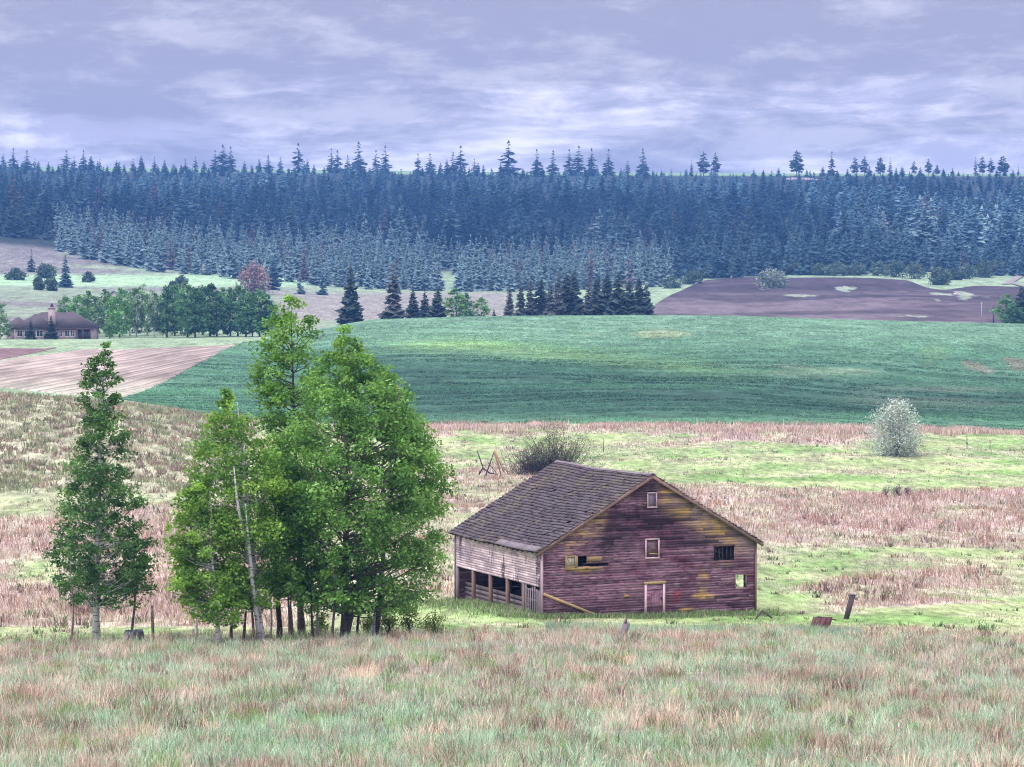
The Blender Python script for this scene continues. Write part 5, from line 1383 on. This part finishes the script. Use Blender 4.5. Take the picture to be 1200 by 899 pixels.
# stones heaped on the grassy islands
g = G('field_stone'); st = g.surf(g.scale(g.attr(), g.noise(g.obj(), 1., 3.) * .8 + .5), .9)
def stone(px, py, w, seed, lab, group):
    x, y, z = ground_at(px, py, 880); r = np.random.default_rng(seed); s = w * y / F / 2
    th = np.linspace(0, 6.283, 9)[:-1]; V = [(0, 0, s * .8)]
    for zz, q in ((.55, .6), (.2, 1.), (-.3, .9)): V += [(s * q * math.cos(a) * r.uniform(.7, 1.2), s * q * math.sin(a) * r.uniform(.7, 1.2), s * zz * r.uniform(.8, 1.2)) for a in th]
    fs = [(0, 1 + j, 1 + (j + 1) % 8) for j in range(8)] + [(1 + 8 * i + j, 9 + 8 * i + j, 9 + 8 * i + (j + 1) % 8, 1 + 8 * i + (j + 1) % 8) for i in range(2) for j in range(8)]
    m = MB(); m.add(V, fs, (.36, .30, .32)); tag(m.build('field_stone', st, None, (x, y, z)), lab, 'stone', group)
for i, (px, py, w) in enumerate(((984, 338, 4), (989, 337, 5), (993, 337.5, 4), (997, 338, 3))): stone(px, py, w, i, 'field stone heaped on the small island mid ploughed field', 'stones on the middle island')
for i, (px, py, w) in enumerate(((1114, 346, 5), (1119, 346, 6), (1124, 346, 6), (1129, 345.5, 5), (1121, 344, 5))): stone(px, py, w, 20 + i, 'field stone heaped on the larger island near the round bush', 'stones on the larger island')
# pale rocky bank on the ridge below the lone pine
x, y, z = ground_at(935, 211, 2000, 2400)
t = empty('rock_ledge', (x, y, z), 'pale pink rock ledge below the lone tall pine on the ridge', 'rock'); r = np.random.default_rng(2)
m = MB()
for k in range(16):
    a = r.uniform(-17, 17); b = r.uniform(-3, 3); w = r.uniform(2, 5); h = r.uniform(1, 2.4) * (1 - abs(a) / 30)
    m.hexa([(a - w, b - 2, -1), (a + w, b - 2, -1), (a + w, b + 2, -1), (a - w, b + 2, -1), (a - w * .7, b - 1.6, h), (a + w * .8, b - 1.6, h * .8), (a + w * .7, b + 1, h), (a - w * .6, b + 1, h * .9)], np.array([.42, .32, .36]) * r.uniform(.7, 1.2))
m.build('stones', st, t)

# ------------------------------------------------------------------ air
m = MB(); m.box(-3500, 3500, -3500, 3500, -12, 205)
hz = bpy.data.materials.new('haze_air'); hz.use_nodes = True; nt = hz.node_tree; nt.nodes.clear()
pv = nt.nodes.new('ShaderNodeVolumePrincipled'); pv.inputs['Color'].default_value = HAZE_COL; pv.inputs['Density'].default_value = HAZE_D; pv.inputs['Anisotropy'].default_value = .2
o = nt.nodes.new('ShaderNodeOutputMaterial'); nt.links.new(pv.outputs[0], o.inputs['Volume'])
if HAZE_D: tag(m.build('haze', hz), kind='stuff')

# ------------------------------------------------------------------ overcast sky and a veiled sun
SUN_EL, SUN_AZ = R(50), R(-122)          # azimuth from +Y towards +X, behind the left shoulder is past 180
w = bpy.data.worlds.new('World'); scene.world = w; w.use_nodes = True
g = G(tree=w.node_tree)
skyn = g.t.nodes.new('ShaderNodeTexSky'); skyn.sky_type = 'NISHITA'; skyn.sun_disc = False; skyn.sun_elevation = SUN_EL; skyn.sun_rotation = SUN_AZ
dirv = g.node('ShaderNodeTexCoord', 'Generated'); x, y, z = g.sep(dirv)
az = g.node('ShaderNodeMath', 0, {'operation': 'ARCTAN2'}, i0=x, i1=y)
el = g.node('ShaderNodeMath', 0, {'operation': 'ARCSINE'}, i0=z)
q = g.comb(az * 16., el * 50., 0.); q2 = g.comb(az * 34., el * 130., 3.)
warp = g.noise(q, .8, 3., .5) * 1.6
n1 = g.noise(g.comb(az * 15. + warp * .15, el * 50. + warp * .35, 1.7), .95, 7., .60)
n2 = g.noise(g.comb(az * 38. + warp * .4, el * 120. + warp * .5, 5.), 1., 6., .62)
n3 = g.noise(g.comb(az * 95. + warp * 2., el * 260. + warp * 2., 8.), 1., 4., .6)
f = n1 * .62 + n2 * .28 + n3 * .10
zen = z.max(0.)
top = g.sm(.050, .125, z)                 # grey bases overhead, brighter towards the horizon
val = g.sm(.41, .58, f - top * .06)
cl = g.mix(val, SKY_DARK, SKY_LITE)
dark_sheet = g.sm(.42, .58, g.noise(g.comb(az * 7. + warp * .2, el * 52. + warp * .5, 9.), 1., 5., .6) + g.sm(.05, .118, z) * .22)
cl = g.mix(dark_sheet * .55, cl, SKY_SHADE)
cl = g.mix(1., cl, g.scale(g.node('ShaderNodeCombineColor', 0, None, i0=1., i1=.94, i2=.965), g.sm(.12, 1., z) * ZEN), 'ADD')         # unseen sky overhead brightened past a real overcast, added to light the ground
mixd = g.mix(.93, S(g, skyn.outputs[0]), cl)
bg = g.t.nodes.new('ShaderNodeBackground'); bg.inputs['Strength'].default_value = .1; g.put(bg.inputs[0], mixd)
wo = g.t.nodes.new('ShaderNodeOutputWorld'); g.t.links.new(bg.outputs[0], wo.inputs[0])
sl = bpy.data.lights.new('sun', 'SUN'); sl.energy = SUN_E; sl.angle = R(10); sl.color = (1, .96, .91)
so = bpy.data.objects.new('sun', sl); COL.objects.link(so)
from mathutils import Vector
sd = Vector((math.sin(SUN_AZ) * math.cos(SUN_EL), math.cos(SUN_AZ) * math.cos(SUN_EL), math.sin(SUN_EL)))
so.rotation_euler = sd.to_track_quat('Z', 'Y').to_euler(); so.location = (0, 0, 120)

# ------------------------------------------------------------------ camera and render settings
cam = bpy.data.cameras.new('camera'); cam.sensor_width = 36; cam.lens = 90; cam.clip_start = .5; cam.clip_end = 12000
co = bpy.data.objects.new('camera', cam); COL.objects.link(co); co.location = (0, 0, ZC); co.rotation_euler = (math.pi / 2 - PITCH, 0, 0)
scene.camera = co
scene.view_settings.view_transform = 'Standard'; scene.view_settings.look = 'None'; scene.view_settings.exposure = EXPO; scene.view_settings.gamma = 1
scene.view_settings.use_curve_mapping = False
scene.render.engine = 'CYCLES'
c = scene.cycles; c.max_bounces = 5; c.diffuse_bounces = 3; c.glossy_bounces = 2; c.transmission_bounces = 3; c.transparent_max_bounces = 4; c.volume_bounces = 0
c.use_denoising = True; c.denoiser = 'OPENIMAGEDENOISE'; c.denoising_input_passes = 'RGB_ALBEDO_NORMAL'; c.denoising_prefilter = 'NONE'; c.use_adaptive_sampling = False; c.filter_width = 1.1
scene.render.resolution_x = 1024; scene.render.resolution_y = 767
